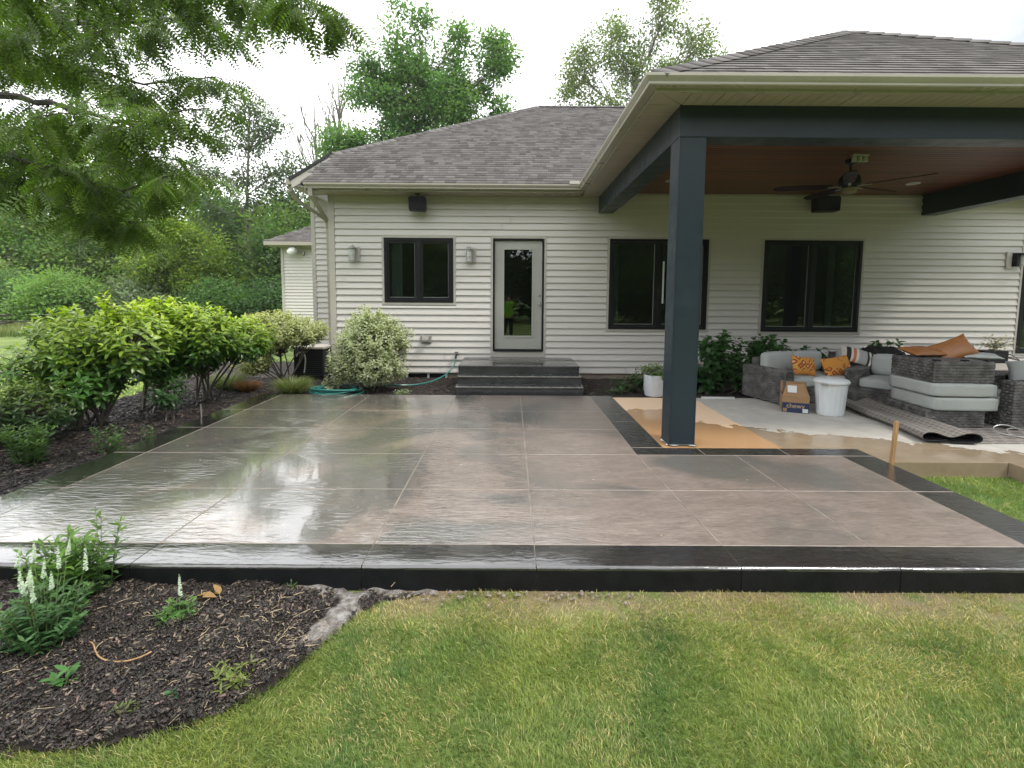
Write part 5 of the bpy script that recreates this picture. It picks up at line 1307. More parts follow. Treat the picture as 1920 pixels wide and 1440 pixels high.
# yellow green round tree and the wood edge
tree('tree', (-18.2, 28, -0.15), 6.2, [(0, 0, 3.6, 2.4, 2.0, 2.1), (-1.3, 0, 2.6, 1.6, 1.4, 1.6), (1.6, 0, 2.5, 1.6, 1.4, 1.6), (0.2, 0, 5.0, 1.3, 1.2, 0.9)],
     170, 15000, 0.17, (0.24, 0.34, 0.05), 'round yellow green tree in front of the dark wood', seed=16, trunk_r=0.16, spread=0.34, col2=(0.10, 0.17, 0.035))
WG = 'trees of the wood edge on the left'
wood = [  # x, y, height, width, colour, label
    (-13.4, 30, 7.0, 2.6, (0.045, 0.085, 0.035), 'dark leafy tree at the wood edge beside the garage wing'),
    (-15.4, 35, 9.0, 3.0, (0.05, 0.10, 0.04), 'deep green tree behind the slender open tree'),
    (-21.0, 36, 9.5, 3.2, (0.06, 0.115, 0.04), 'mid green tree directly behind the round yellow green tree'),
    (-24.5, 37, 11.5, 3.4, (0.085, 0.14, 0.06), 'pale green tall tree left of the slender open tree'),
    (-28.5, 36, 11.0, 3.6, (0.06, 0.11, 0.04), 'broad dark green tree behind the hanging locust sprays'),
    (-32.5, 37, 14.0, 3.6, (0.10, 0.155, 0.085), 'hazy pale tree rising highest at the wood edge'),
    (-36.5, 35, 11.5, 3.8, (0.055, 0.11, 0.04), 'dark green tree near the left picture edge'),
    (-41.0, 38, 13.0, 4.0, (0.08, 0.14, 0.05), 'green tree at the very left of the wood edge'),
    (-9.9, 36, 7.5, 2.6, (0.08, 0.15, 0.04), 'light green tree showing above the garage wing roof'),
]
for i, (x, y, h, w, c, lb) in enumerate(wood):
    tree('tree', (x, y, -0.15), h, [(0, 0, h * .62, w, w * .8, h * .26), (-w * .5, 0, h * .36, w * .8, w * .7, h * .22), (w * .5, 0, h * .36, w * .8, w * .7, h * .22), (0.2, 0, h * .84, w * .55, w * .5, h * .14), (0, -.5, h * .14, w * .9, w * .6, h * .1)],
         190, 14000, 0.24, (c[0] * 2.9, c[1] * 2.35, c[2] * 1.4), lb, seed=20 + i, trunk_r=0.17, spread=0.48, group=WG, col2=tuple(k * 2.6 for k in c))
WB = 'bushes along the wood edge'
bushes = [(-20.0, 26.2, 2.6, 2.0, (0.09, 0.12, 0.075), 'grey green bush low in front of the round yellow green tree'),
          (-22.6, 25.2, 3.4, 2.1, (0.10, 0.17, 0.05), 'bright green bush left of the round yellow green tree'),
          (-26.0, 26.0, 3.0, 2.2, (0.055, 0.105, 0.04), 'dark green bush at the far lawn edge'),
          (-28.8, 27.5, 3.8, 2.4, (0.11, 0.16, 0.06), 'pale leaved bush above the picnic table'),
          (-15.6, 26.5, 2.6, 2.0, (0.05, 0.10, 0.03), 'deep green bush at the foot of the slender open tree'),
          (-12.6, 27.0, 2.6, 2.0, (0.045, 0.09, 0.035), 'dark bush next to the garage wing')]
for i, (x, y, h, w, c, lb) in enumerate(bushes):
    tree('bush', (x, y, -0.15), h, [(0, 0, h * .45, w * .75, w * .7, h * .45), (-w * .55, 0, h * .33, w * .6, w * .6, h * .32), (w * .55, 0, h * .33, w * .6, w * .6, h * .32)],
         110, 9500, 0.17, tuple(k * 1.5 for k in c), lb, 'bush', seed=40 + i, trunk_r=0.05, spread=0.32, group=WB, col2=tuple(k * 2.3 for k in c))
# a far-off wood closes the view beyond the single trees
r = np.random.default_rng(77); n = 26000
bxs = r.uniform(-75, -6, n); P = np.stack([bxs, 43 + r.uniform(-2, 5, n), (r.uniform(0, 1, n) ** 0.8) * (7.5 + 2.0 * np.sin(bxs * 0.7) + 1.2 * np.sin(bxs * 1.9))], axis=1)
V, F, C = scatter(leaf_quad(0.8), P, rand_dirs(n, r), unit(r.normal(size=(n, 3)) * .6 + np.array([0, -.5, .8])), r.uniform(0.5, 0.95, n), jitcol(n, (0.055, 0.10, 0.045), r, .35))
tag(npmesh('far_wood', V, F, MT['leaf_far'], C, origin=(-30, 44, 0)), 'dense far wood filling the view behind the single trees', 'wood', kind='stuff')
n = 9000; bxs = r.uniform(-55, 60, n); P = np.stack([bxs, -27 + r.uniform(-3, 2, n), (r.uniform(0, 1, n) ** 0.85) * (11 + 2.0 * np.sin(bxs * 0.5))], axis=1)  # backing foliage out of view, added to keep bright sky out of the panes
V, F, C = scatter(leaf_quad(0.9), P, rand_dirs(n, r), unit(r.normal(size=(n, 3)) * .6 + np.array([0, .5, .8])), r.uniform(0.9, 1.7, n), jitcol(n, (0.05, 0.09, 0.03), r, .35))
tag(npmesh('far_wood', V, F, MT['leaf_far'], C, origin=(0, -27, 0)), 'leaf mass added behind the viewer to darken the window reflections', 'wood', kind='stuff')
# trees standing behind the viewer, seen mirrored in the glass
tp = None
for i, (x, y, sc) in enumerate(((-13, -13, 1.0), (-7.5, -15, 1.15), (-2, -14, 1.0), (3.5, -16, 1.2), (9, -14, 1.0), (15, -16, 1.2), (21, -15, 1.1), (27, -17, 1.3), (-19, -15, 1.2))):
    if tp is None:
        tp = tree('tree', (x, y, -0.15), 8, [(0, 0, 4.8, 2.6, 2.2, 2.6), (-1.4, 0, 2.6, 2, 1.8, 1.8), (1.4, 0, 2.6, 2, 1.8, 1.8), (0, 0, 1.0, 2.8, 1.5, 1.0)], 150, 9000, 0.30, (0.05, 0.10, 0.03), 'dense green tree mirrored in the window glass', seed=60, trunk_r=0.2, spread=0.45, group='trees mirrored in the window glass', col2=(0.09, 0.15, 0.04))
    else:
        c = tp.copy(); COL.objects.link(c); c.location = (x, y, -0.15); c.scale = (sc, sc, sc); c.rotation_euler = (0, 0, i * 1.3)
        for ch in list(tp.children): d_ = ch.copy(); COL.objects.link(d_); d_.parent = c

# ---- shrubs of the left bed
LEAF7 = leaf_template(4, 0.42, 0.10, 0.28)
LEAF5 = leaf_template(3, 0.36, 0.12, 0.2)
def shrub(name, base, lobes, nstem, whorl, lsz, base_col, label, seed, tpl=LEAF5, col_top=None, edge=None, stemr=0.012, group=None, inner=0.35, leafm='leaf_glossy', stem_from=None, cat='bush', nlow=0):
    """multi-stemmed shrub: stems fan out from the base, leaves sit in whorls along the outer part of each stem"""
    r = np.random.default_rng(seed); t = empty(name, base, 0, label, cat, group); mb = MB(); b = Vector(base)
    tot = sum(l[3] * l[4] * l[5] for l in lobes); P = []; D = []; N = []; C = []; Ce = []; S_ = []
    mains = [limb(mb, b + Vector((r.normal() * .07, r.normal() * .07, -0.02)), b + Vector((l[0], l[1], l[2] - l[5] * 0.3)) , stemr, stemr * .6, r, 0.08, 5, 6, -0.04) for l in lobes for _ in range(3)]
    zmin = min(l[2] - l[5] for l in lobes); zmax = max(l[2] + l[5] for l in lobes)
    for li, (dx, dy, z, rx, ry, rz) in enumerate(lobes):
        ns_ = max(4, int(nstem * rx * ry * rz / tot)); c = b + Vector((dx, dy, z))
        for k in range(ns_):
            d_ = Vector(rand_dirs(1, r)[0]); 
            rad = r.uniform(inner, 1.0) ** 0.5; tip_ = c + Vector((d_.x * rx * rad, d_.y * ry * rad, d_.z * rz * rad))
            if tip_.z < b.z + 0.04: continue
            mn = mains[li * 3 + int(r.integers(0, 3))]; a = mn[int(r.integers(3, 6))]
            if k % 2 == 0: limb(mb, a, tip_, stemr * .45, stemr * .18, r, 0.10, 4, 4, -0.03)
            out = (tip_ - (c - Vector((0, 0, rz * 0.6)))).normalized(); up_ = (out + Vector((0, 0, 0.7))).normalized()
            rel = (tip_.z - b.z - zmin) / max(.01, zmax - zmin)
            m = int(whorl * r.uniform(0.7, 1.3)); a0 = r.uniform(0, 6.28)
            sx_ = up_.orthogonal().normalized(); sy_ = up_.cross(sx_)
            for j in range(m):
                an = a0 + j * 2.4; s_ = j / max(1, m); p = tip_ - up_ * (s_ * lsz * 1.4); ra = (sx_ * math.cos(an) + sy_ * math.sin(an))
                dd = (ra * (0.75 + 0.4 * s_) + up_ * (0.75 - 0.75 * s_)).normalized()
                P.append(p[:]); D.append(dd[:]); N.append((up_ * 1.0 + Vector(r.normal(size=3)) * 0.22)[:]); S_.append(lsz * r.uniform(0.65, 1.15) * (0.72 + 0.35 * s_))
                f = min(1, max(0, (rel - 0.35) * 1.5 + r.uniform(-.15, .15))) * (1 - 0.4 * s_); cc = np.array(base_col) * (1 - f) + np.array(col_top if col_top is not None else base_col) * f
                C.append(cc * (1 + r.uniform(-.2, .2)) * (1 + r.uniform(-.06, .06, 3)))
                if edge is not None: Ce.append(np.array(edge) * (1 + r.uniform(-.2, .15)) * (1 if r.random() > 0.12 else 0.3))
    mb.build('stems', MT['bark'], t, smooth=True, fix=False)
    V, F, CC = scatter(tpl, np.array(P), np.array(D), np.array(N), np.array(S_), np.clip(np.array(C), 0, 1), np.clip(np.array(Ce), 0, 1) if edge is not None else None)
    npmesh('leaves', V, F, MT[leafm], CC, t, smooth=True); return t
SG = 'bright green shrubs of the left bed'
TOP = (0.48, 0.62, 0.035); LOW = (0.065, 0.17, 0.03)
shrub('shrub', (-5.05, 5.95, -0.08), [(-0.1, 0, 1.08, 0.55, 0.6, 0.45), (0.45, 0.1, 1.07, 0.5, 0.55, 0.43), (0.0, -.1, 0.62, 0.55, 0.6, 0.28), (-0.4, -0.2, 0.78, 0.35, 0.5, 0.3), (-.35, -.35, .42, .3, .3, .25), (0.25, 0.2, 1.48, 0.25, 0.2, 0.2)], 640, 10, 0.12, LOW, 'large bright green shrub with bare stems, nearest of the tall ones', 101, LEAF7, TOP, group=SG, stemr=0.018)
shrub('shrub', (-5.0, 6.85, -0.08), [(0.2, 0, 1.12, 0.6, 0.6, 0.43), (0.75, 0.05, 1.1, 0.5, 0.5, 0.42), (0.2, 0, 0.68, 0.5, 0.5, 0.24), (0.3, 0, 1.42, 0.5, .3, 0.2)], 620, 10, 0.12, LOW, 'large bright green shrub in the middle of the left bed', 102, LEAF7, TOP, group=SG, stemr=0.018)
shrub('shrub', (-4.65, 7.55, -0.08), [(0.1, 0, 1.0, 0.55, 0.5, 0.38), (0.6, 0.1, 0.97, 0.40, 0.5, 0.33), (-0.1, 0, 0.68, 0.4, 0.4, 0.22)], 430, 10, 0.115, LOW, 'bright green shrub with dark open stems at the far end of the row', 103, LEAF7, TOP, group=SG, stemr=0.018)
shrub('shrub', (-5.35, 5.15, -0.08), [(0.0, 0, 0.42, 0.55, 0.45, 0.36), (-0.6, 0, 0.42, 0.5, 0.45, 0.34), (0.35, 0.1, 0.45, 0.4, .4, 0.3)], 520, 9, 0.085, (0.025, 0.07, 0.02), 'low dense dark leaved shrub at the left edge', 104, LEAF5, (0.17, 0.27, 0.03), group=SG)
shrub('shrub', (-4.35, 6.25, -0.08), [(0.0, 0, 0.42, 0.3, 0.3, 0.22)], 40, 8, 0.10, (0.04, 0.10, 0.03), 'small leafy shrub under the tall bright green ones', 105, LEAF7, (0.07, 0.16, 0.04), group=SG)
VG = 'variegated cream and green bushes'
shrub('variegated_shrub', (-3.95, 8.75, -0.08), [(-.1, 0, 1.02, 0.6, 0.5, 0.36), (-0.5, 0, 0.95, 0.45, .45, 0.36), (0.42, -0.05, 1.02, 0.36, .4, 0.25), (-0.5, -.2, 0.55, 0.40, .35, 0.32)], 1300, 9, 0.082, (0.06, 0.12, 0.045), 'variegated cream and green bush between the tall shrubs and the house corner', 106, LEAF5, (0.16, 0.22, 0.05), edge=(0.80, 0.82, 0.42), group=VG, leafm='leaf')
shrub('variegated_shrub', (-2.30, 8.35, -0.08), [(0, 0, 0.86, 0.64, 0.55, 0.50), (0.05, -.1, 0.5, 0.62, 0.5, 0.36), (-0.1, 0, 1.24, 0.36, 0.3, 0.22), (-.45, -.1, .5, .32, .35, .34), (-.64, -.25, .2, .2, .16, .14), (.55, -.1, .95, .2, .2, .18), (.3, 0, 1.25, .16, .15, .15)], 1700, 9, 0.078, (0.06, 0.12, 0.05), 'rounded variegated cream and green bush in front of the small double window', 107, LEAF5, (0.14, 0.24, 0.06), edge=(0.85, 0.88, 0.60), group=VG, leafm='leaf')
# climbing and broad leaved plants along the wall
BROAD = leaf_template(4, 0.72, 0.10, 0.3)
PG = 'broad leaved plants along the house wall'
DK = (0.028, 0.085, 0.022); MDK = (0.06, 0.16, 0.04)
shrub('hydrangea', (3.55, 8.35, -0.06), [(0.0, 0, 0.70, 0.40, 0.3, 0.34), (-.25, -.1, 0.36, 0.38, 0.25, 0.34), (0.45, -.15, 0.34, 0.45, 0.25, 0.30)], 230, 7, 0.145, DK, 'dark broad leaved hydrangea right of the corner post', 110, BROAD, MDK, group=PG, leafm='leaf')
shrub('hydrangea', (4.35, 8.45, -0.06), [(0.0, 0, 0.66, 0.38, 0.28, 0.34), (-.1, -.05, 0.3, 0.45, 0.25, 0.28)], 170, 7, 0.14, DK, 'dark broad leaved hydrangea behind the left end of the front sofa', 111, BROAD, MDK, group=PG, leafm='leaf')
shrub('hydrangea', (5.15, 8.75, -0.06), [(0.0, 0, 0.60, 0.6, 0.2, 0.16)], 26, 6, 0.13, DK, 'leafy top of a plant showing between the two sofas', 112, BROAD, MDK, group=PG, leafm='leaf')
shrub('hydrangea', (6.75, 8.8, -0.06), [(0.0, 0, 0.72, 0.45, 0.2, 0.16)], 26, 6, 0.13, DK, 'leafy plant top above the black covers by the wall', 113, BROAD, MDK, group=PG, leafm='leaf')
shrub('leafy_vine', (1.95, 8.25, -0.05), [(0.0, 0, 0.14, 0.34, 0.25, 0.13), (0.35, 0, 0.26, 0.3, 0.25, 0.2), (-.3, -.1, .06, .2, .15, .06)], 95, 6, 0.085, (0.035, 0.085, 0.022), 'sprawling green leafy vine at the foot of the wall left of the white pot', 114, leaf_template(4, 0.6, 0.1, 0.3), (0.07, 0.15, 0.04), group=PG, leafm='leaf', cat='plant')
shrub('potted_fern', (2.26, 7.73, 0.29), [(0, 0, 0.12, 0.27, 0.24, 0.11)], 55, 7, 0.075, (0.10, 0.19, 0.04), 'light green leafy plant growing in the white glazed pot', 115, leaf_template(3, 0.4, 0.1, 0.4), (0.20, 0.32, 0.07), leafm='leaf', cat='plant')
shrub('coleus', (7.45, 8.2, 0.67), [(0, 0, 0.1, 0.2, 0.16, 0.1)], 28, 6, 0.06, (0.045, 0.02, 0.03), 'dark purple leaved plant in the dark pot on the table', 116, LEAF5, (0.09, 0.05, 0.06), leafm='leaf', cat='plant')
shrub('trailing_plant', (8.05, 8.22, 0.68), [(0, 0, 0.14, 0.3, 0.18, 0.16), (0.3, -.1, -0.08, .18, .15, .2)], 60, 6, 0.06, (0.17, 0.20, 0.08), 'pale yellowish plant spilling from the black planter box', 117, LEAF5, (0.34, 0.32, 0.16), leafm='leaf', cat='plant')
shrub('leafy_plant', (8.75, 8.1, 0.45), [(0, 0, 0.08, 0.35, 0.2, 0.15)], 40, 6, 0.09, (0.06, 0.16, 0.03), 'fresh green plant at the far right below the glass door', 118, BROAD, (0.14, 0.30, 0.05), leafm='leaf', cat='plant')
# perennials
WG2 = 'leafy perennials in the beds'
HERB = leaf_template(3, 0.28, 0.12, 0.25)
def herb(name, base, nst, hgt, spread, lsz, col, label, seed, top=None, flowers=0, group=WG2, nl=14, cat='plant', tpl=HERB, lean=0.0):
    r = np.random.default_rng(seed); t = empty(name, base, 0, label, cat, group); mb = MB(); b = Vector(base); P = []; D = []; N = []; C = []; S_ = []; FP = []; FS = []
    for k in range(nst):
        an = r.uniform(0, 6.28); rd = spread * math.sqrt(r.uniform(0, 1)); h = hgt * r.uniform(0.6, 1.0) * (1 - 0.25 * (rd / spread) ** 2)
        a = b + Vector((math.cos(an) * rd * 0.35, math.sin(an) * rd * 0.35, -0.02)); fl_ = k < flowers; e = b + Vector((math.cos(an) * rd * (0.75 if fl_ else 1) + lean * h, math.sin(an) * rd * (.7 if fl_ else .9), hgt * r.uniform(.85, 1.12) if fl_ else h * (.85 if flowers else 1)))
        pts = [a.lerp(e, i / 5) + Vector((0, 0, 1)) * (0.12 * h * math.sin(math.pi * i / 5)) for i in range(6)]
        mb.tube(pts, [0.0028, 0.0026, 0.0024, 0.002, 0.0018, 0.0014], 4, caps=False)
        fl = k < flowers
        m = nl if not fl else int(nl * .6)
        for j in range(m):
            tt_ = 0.12 + (0.86 if not fl else 0.5) * (j // 2 * 2) / m; i0 = min(4, int(tt_ * 5)); p = pts[i0].lerp(pts[i0 + 1], tt_ * 5 - i0)
            a2 = (j // 2) * 1.57 + (j % 2) * 3.14 + k; ra = Vector((math.cos(a2), math.sin(a2), 0.35 + 0.5 * tt_)).normalized()
            P.append(p[:]); D.append(ra[:]); N.append((Vector((0, 0, 1)) + Vector(r.normal(size=3)) * .25)[:]); S_.append(lsz * r.uniform(0.7, 1.2) * (1.15 - 0.6 * tt_ ** 2))
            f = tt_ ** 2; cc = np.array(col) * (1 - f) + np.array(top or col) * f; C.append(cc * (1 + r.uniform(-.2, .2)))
        if fl:
            FP.append((pts[5] - Vector((0, 0, .02)), pts[5] + Vector((0.01 * r.normal(), 0.01 * r.normal(), r.uniform(.06, .11)))))
    mb.build('stems', MT['stem'], t, fix=False)
    V, F, CC = scatter(tpl, np.array(P), np.array(D), np.array(N), np.array(S_), np.clip(np.array(C), 0, 1)); npmesh('leaves', V, F, MT['leaf'], CC, t, smooth=True)
    for (p, q) in FP:   # flower spikes: rings of small petals
        n = 110; u = r.uniform(0, 1, n); an = r.uniform(0, 6.28, n); a3 = np.array(p[:])[None] * (1 - u[:, None]) + np.array(q[:])[None] * u[:, None]
        dirs = np.stack([np.cos(an), np.sin(an), 0.3 + 0 * an], 1); V, F, CC = scatter(leaf_quad(0.9, .3), a3, dirs, np.tile([0, 0, 1.], (n, 1)), 0.0115 * (1.15 - 0.75 * u), np.where((u > 0.85)[:, None], np.array([[0.3, 0.42, 0.2]]), np.array([[0.72, 0.80, 0.78]])) * r.uniform(.8, 1.1, (n, 1)))
        npmesh('flower_spike', V, F, MT['leaf'], np.clip(CC, 0, 1), t)
    return t
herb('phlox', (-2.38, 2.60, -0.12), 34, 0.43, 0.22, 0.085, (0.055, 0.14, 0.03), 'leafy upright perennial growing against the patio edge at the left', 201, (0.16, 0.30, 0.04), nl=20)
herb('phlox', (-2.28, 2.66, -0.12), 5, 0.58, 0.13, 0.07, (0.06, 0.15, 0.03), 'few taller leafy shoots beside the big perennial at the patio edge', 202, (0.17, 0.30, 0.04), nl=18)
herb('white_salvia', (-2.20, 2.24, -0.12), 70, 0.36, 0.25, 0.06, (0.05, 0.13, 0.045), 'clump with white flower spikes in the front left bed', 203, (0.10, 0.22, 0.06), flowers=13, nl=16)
herb('perennial', (-4.52, 4.62, -0.08), 30, 0.50, 0.24, 0.08, (0.05, 0.13, 0.025), 'yellow green leafy perennial at the left edge of the mulch', 204, (0.13, 0.26, 0.03), nl=18)
herb('perennial', (-4.02, 4.95, -0.08), 10, 0.38, 0.20, 0.075, (0.05, 0.13, 0.025), 'thin leafy plant in the mulch close to the patio edge', 205, (0.10, 0.22, 0.04), nl=14)
herb('perennial', (-3.92, 5.35, -0.08), 4, 0.24, 0.10, 0.06, (0.05, 0.13, 0.025), 'small leafy sprout in the mulch by the patio border', 206, (0.10, 0.22, 0.04), nl=10)
herb('weed', (-1.70, 2.42, -0.12), 16, 0.12, 0.12, 0.05, (0.06, 0.16, 0.03), 'low cut green plant in the middle of the front mulch', 207, (0.14, 0.28, 0.05), flowers=1, nl=10)
herb('weed', (-1.23, 2.68, -0.12), 4, 0.07, 0.03, 0.03, (0.06, 0.16, 0.03), 'tiny weed against the dark patio edge', 208, nl=6)
herb('weed', (-1.88, 1.98, -0.12), 3, 0.09, 0.06, 0.065, (0.08, 0.22, 0.05), 'pale green seedling below the white flowered clump', 209, nl=6, tpl=leaf_template(3, 0.4, .1, .2))
herb('weed', (-2.28, 1.88, -0.12), 4, 0.10, 0.07, 0.09, (0.07, 0.18, 0.05), 'broad leaved weed at the left picture edge', 210, nl=6, tpl=leaf_template(3, 0.6, .1, .2))
herb('weed', (-1.18, 2.02, -0.12), 14, 0.06, 0.15, 0.045, (0.14, 0.20, 0.04), 'yellowing weeds near the curved lawn edge', 211, (0.25, 0.28, 0.06), nl=8)
herb('weed', (-1.52, 1.86, -0.12), 6, 0.05, 0.05, 0.035, (0.12, 0.17, 0.03), 'small olive weed tuft near the bottom of the mulch', 212, nl=8)
herb('weed', (-1.38, 1.93, -0.12), 2, 0.05, 0.02, 0.035, (0.06, 0.20, 0.07), 'tiny bluish green seedling in the mulch', 213, nl=6, tpl=leaf_template(3, 0.7, .1, .2))
herb('variegated_sprout', (-1.75, 7.95, -0.06), 14, 0.12, 0.2, 0.06, (0.25, 0.34, 0.18), 'pale variegated sprouts on the soil left of the steps', 214, (0.5, 0.55, 0.4), nl=8)
# grass-like clumps
def blades(n, P, H_, W_, lean, r, col, colt, bend=0.4):
    """curved blades: 7 verts, tip pinched (quads, then a folded tip quad)"""
    an = r.uniform(0, 6.28, n); side = np.stack([np.cos(an), np.sin(an), 0 * an], 1); V = np.zeros((n, 7, 3), np.float32)
    for i, (t, w) in enumerate(((0, 1.0), (0.4, 0.85), (0.75, 0.5))):
        c = P + np.array([0, 0, 1.])[None] * (H_ * t * (1 - bend * 0.35 * t))[:, None] + lean * (t ** 1.7)
        V[:, 2 * i] = c - side * (W_ * w / 2)[:, None]; V[:, 2 * i + 1] = c + side * (W_ * w / 2)[:, None]
    V[:, 6] = P + np.array([0, 0, 1.])[None] * (H_ * (1 - bend * 0.45))[:, None] + lean
    F = np.array([(0, 1, 3, 2), (2, 3, 5, 4)], np.int32); Ft = np.array([(4, 5, 6, 6)], np.int32)
    FF = (np.array([(0, 1, 3), (0, 3, 2), (2, 3, 5), (2, 5, 4), (4, 5, 6)], np.int32)[None] + (np.arange(n) * 7)[:, None, None]).reshape(-1, 3)
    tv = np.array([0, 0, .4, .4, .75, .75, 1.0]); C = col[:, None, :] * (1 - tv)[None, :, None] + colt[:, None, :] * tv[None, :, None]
    return V.reshape(-1, 3), FF, np.clip(C.reshape(-1, 3), 0, 1)
def clump(name, base, n, h, rad, col, colt, label, seed, group='grassy clumps by the house corner', w=0.006, out=0.8):
    r = np.random.default_rng(seed); an = r.uniform(0, 6.28, n); q = np.sqrt(r.uniform(0, 1, n)); P = np.stack([base[0] + np.cos(an) * q * rad * .35, base[1] + np.sin(an) * q * rad * .35, base[2] + 0 * an], 1)
    H_ = h * r.uniform(.6, 1.1, n); ln = np.stack([np.cos(an), np.sin(an), -0.35 + 0 * an], 1) * (rad * out * r.uniform(.3, 1.1, n))[:, None]
    V, F, C = blades(n, P, H_, np.full(n, w), ln, r, jitcol(n, col, r), jitcol(n, colt, r), 0.5)
    return tag(npmesh(name, V, F, MT['grass'], C, origin=base), label, 'grass clump', group)
clump('ornamental_grass', (-3.50, 7.98, -0.06), 1600, 0.42, 0.42, (0.07, 0.12, 0.03), (0.24, 0.28, 0.10), 'arching green grass clump beside the coiled hose', 301)
clump('ornamental_grass', (-4.75, 8.35, -0.06), 1300, 0.44, 0.46, (0.10, 0.16, 0.05), (0.30, 0.34, 0.16), 'pale green grass clump under the tall shrubs', 302)
clump('ornamental_grass', (-4.35, 8.2, -0.06), 900, 0.30, 0.30, (0.20, 0.10, 0.05), (0.36, 0.20, 0.10), 'reddish brown grass tuft between the two green clumps', 303)

# ================================================================== LAWN, MULCH, SMALL THINGS
def vnoise(x, y, sc, seed=0):
    x = x * sc + seed * 17.3; y = y * sc + seed * 9.1; xi = np.floor(x); yi = np.floor(y); fx = x - xi; fy = y - yi
    fx = fx * fx * (3 - 2 * fx); fy = fy * fy * (3 - 2 * fy)
    h = lambda a, b: np.modf(np.abs(np.sin(a * 127.1 + b * 311.7 + seed) * 43758.5453))[0]
    return (h(xi, yi) * (1 - fx) + h(xi + 1, yi) * fx) * (1 - fy) + (h(xi, yi + 1) * (1 - fx) + h(xi + 1, yi + 1) * fx) * fy
def fbm(x, y, sc, seed=0): return 0.5 * vnoise(x, y, sc, seed) + 0.3 * vnoise(x, y, sc * 2.1, seed + 1) + 0.2 * vnoise(x, y, sc * 4.3, seed + 2)
def poly_mask(x, y, P):
    c = np.zeros(len(x), bool); j = len(P) - 1
    for i in range(len(P)):
        xi, yi = P[i]; xj, yj = P[j]
        c ^= ((yi > y) != (yj > y)) & (x < (xj - xi) * (y - yi) / (yj - yi + 1e-12) + xi); j = i
    return c
def lawn(name, n, x0, x1, y0, y1, hgt, wid, keep, label, seed, z=-0.15, dry=None, bright=1.0):
    r = np.random.default_rng(seed); x = r.uniform(x0, x1, n); y = r.uniform(y0, y1, n); k = keep(x, y); x, y = x[k], y[k]; n = len(x)
    m = fbm(x, y, 1.7, 3); m2 = fbm(x, y, 6.0, 5); d = dry(x, y, r) if dry else np.zeros(n)
    thin = r.uniform(0, 1, n) > np.clip(d * 1.1 - 0.35, 0, 0.75); x, y, m, m2, d = x[thin], y[thin], m[thin], m2[thin], d[thin]; n = len(x)
    P = np.stack([x, y, np.full(n, z)], 1); H_ = hgt * r.uniform(.55, 1.15, n) * (0.85 + 0.4 * m) * (1 - 0.35 * np.clip(d, 0, 1))
    an = r.normal(0, 1.2, n) + 6.28 * fbm(x, y, 2.3, 8) * 1.2; ln = np.stack([np.cos(an), np.sin(an), 0 * an - 0.2], 1) * (H_ * r.uniform(.2, 1.0, n))[:, None]
    g1 = np.array([0.085, 0.19, 0.045]); g2 = np.array([0.31, 0.37, 0.09]); dr = np.array([0.68, 0.58, 0.28])
    mm = np.clip((m * 0.6 + m2 * 0.4 - 0.3) * 2.2 + d * .5, 0, 1)[:, None]; ct = g1 * (1 - mm) + g2 * mm
    isd = (r.uniform(0, 1, n) < np.clip(d * 0.8 + 0.05, 0, .85))[:, None]; ct = np.where(isd, dr * r.uniform(.6, 1.15, (n, 1)), ct) * r.uniform(.7, 1.35, (n, 1)) * bright
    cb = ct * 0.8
    V, F, C = blades(n, P, H_, np.full(n, wid) * r.uniform(.7, 1.3, n), ln, r, cb, ct, 0.3)
    return tag(npmesh(name, V, F, MT['grass'], C, origin=((x0 + x1) / 2, (y0 + y1) / 2, z)), label, 'grass', kind='stuff')
def front_keep(x, y):
    e = 0.05 * (fbm(x, y, 9, 2) - 0.5); inb = poly_mask(x + e + .03, y + e - .02 * (y < 2.2), FBED)
    return ~inb & (y < 2.728)
def front_dry(x, y, r):
    edge = np.clip(1.15 - (2.73 - y) / 0.34, 0, 1) * (0.1 + 1.5 * fbm(x, y, 2.6, 21)); right = np.clip((x - 0.2) / 2.0, 0, 1) * np.clip((y - 1.7) / 0.8, 0, 1)
    p = np.clip((fbm(x, y, 2.6, 13) - 0.47) * 6, 0, 1); p2 = np.clip((fbm(x, y, 3.1, 33) - 0.60) * 6, 0, 1)
    return np.clip(edge * 0.9 + p * (0.25 + 0.5 * right) + right * 0.22 + p2 * 0.35 * (y > 2.0), 0, 1)
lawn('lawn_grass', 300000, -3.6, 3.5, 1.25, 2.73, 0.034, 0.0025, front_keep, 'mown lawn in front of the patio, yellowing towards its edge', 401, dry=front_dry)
lawn('lawn_grass', 46000, 3.58, 7.2, 2.2, 4.62, 0.042, 0.0042, lambda x, y: ~((x > 4.73) & (y > 4.41)) & ~((x <= 4.73) & (y > 4.60)), 'lawn strip between the patio border and the old porch slab', 402, dry=lambda x, y, r: np.clip((fbm(x, y, 2.0, 3) - .5) * 3, 0, .6), bright=1.15)
lawn('lawn_grass', 40000, -15, -5.6, 4.0, 13.0, 0.06, 0.012, lambda x, y: ~poly_mask(x, y, LBED), 'bright lawn beyond the left bed', 403, bright=1.6)
r = np.random.default_rng(404); n = 26000; x = r.uniform(-34, -12, n); y = 19.5 + r.uniform(0, 5, n) + 0.8 * np.sin(x); P = np.stack([x, y, np.full(n, -.15)], 1); an = r.uniform(0, 6.28, n)
V, F, C = blades(n, P, 0.45 * r.uniform(.5, 1.2, n), np.full(n, 0.016), np.stack([np.cos(an), np.sin(an), 0 * an], 1) * .14, r, jitcol(n, (0.10, 0.16, 0.04), r), jitcol(n, (0.27, 0.30, 0.13), r), .3)
tag(npmesh('meadow_grass', V, F, MT['grass'], C, origin=(-22, 22, -.15)), 'tall pale unmown grass before the wood edge', 'grass', kind='stuff')

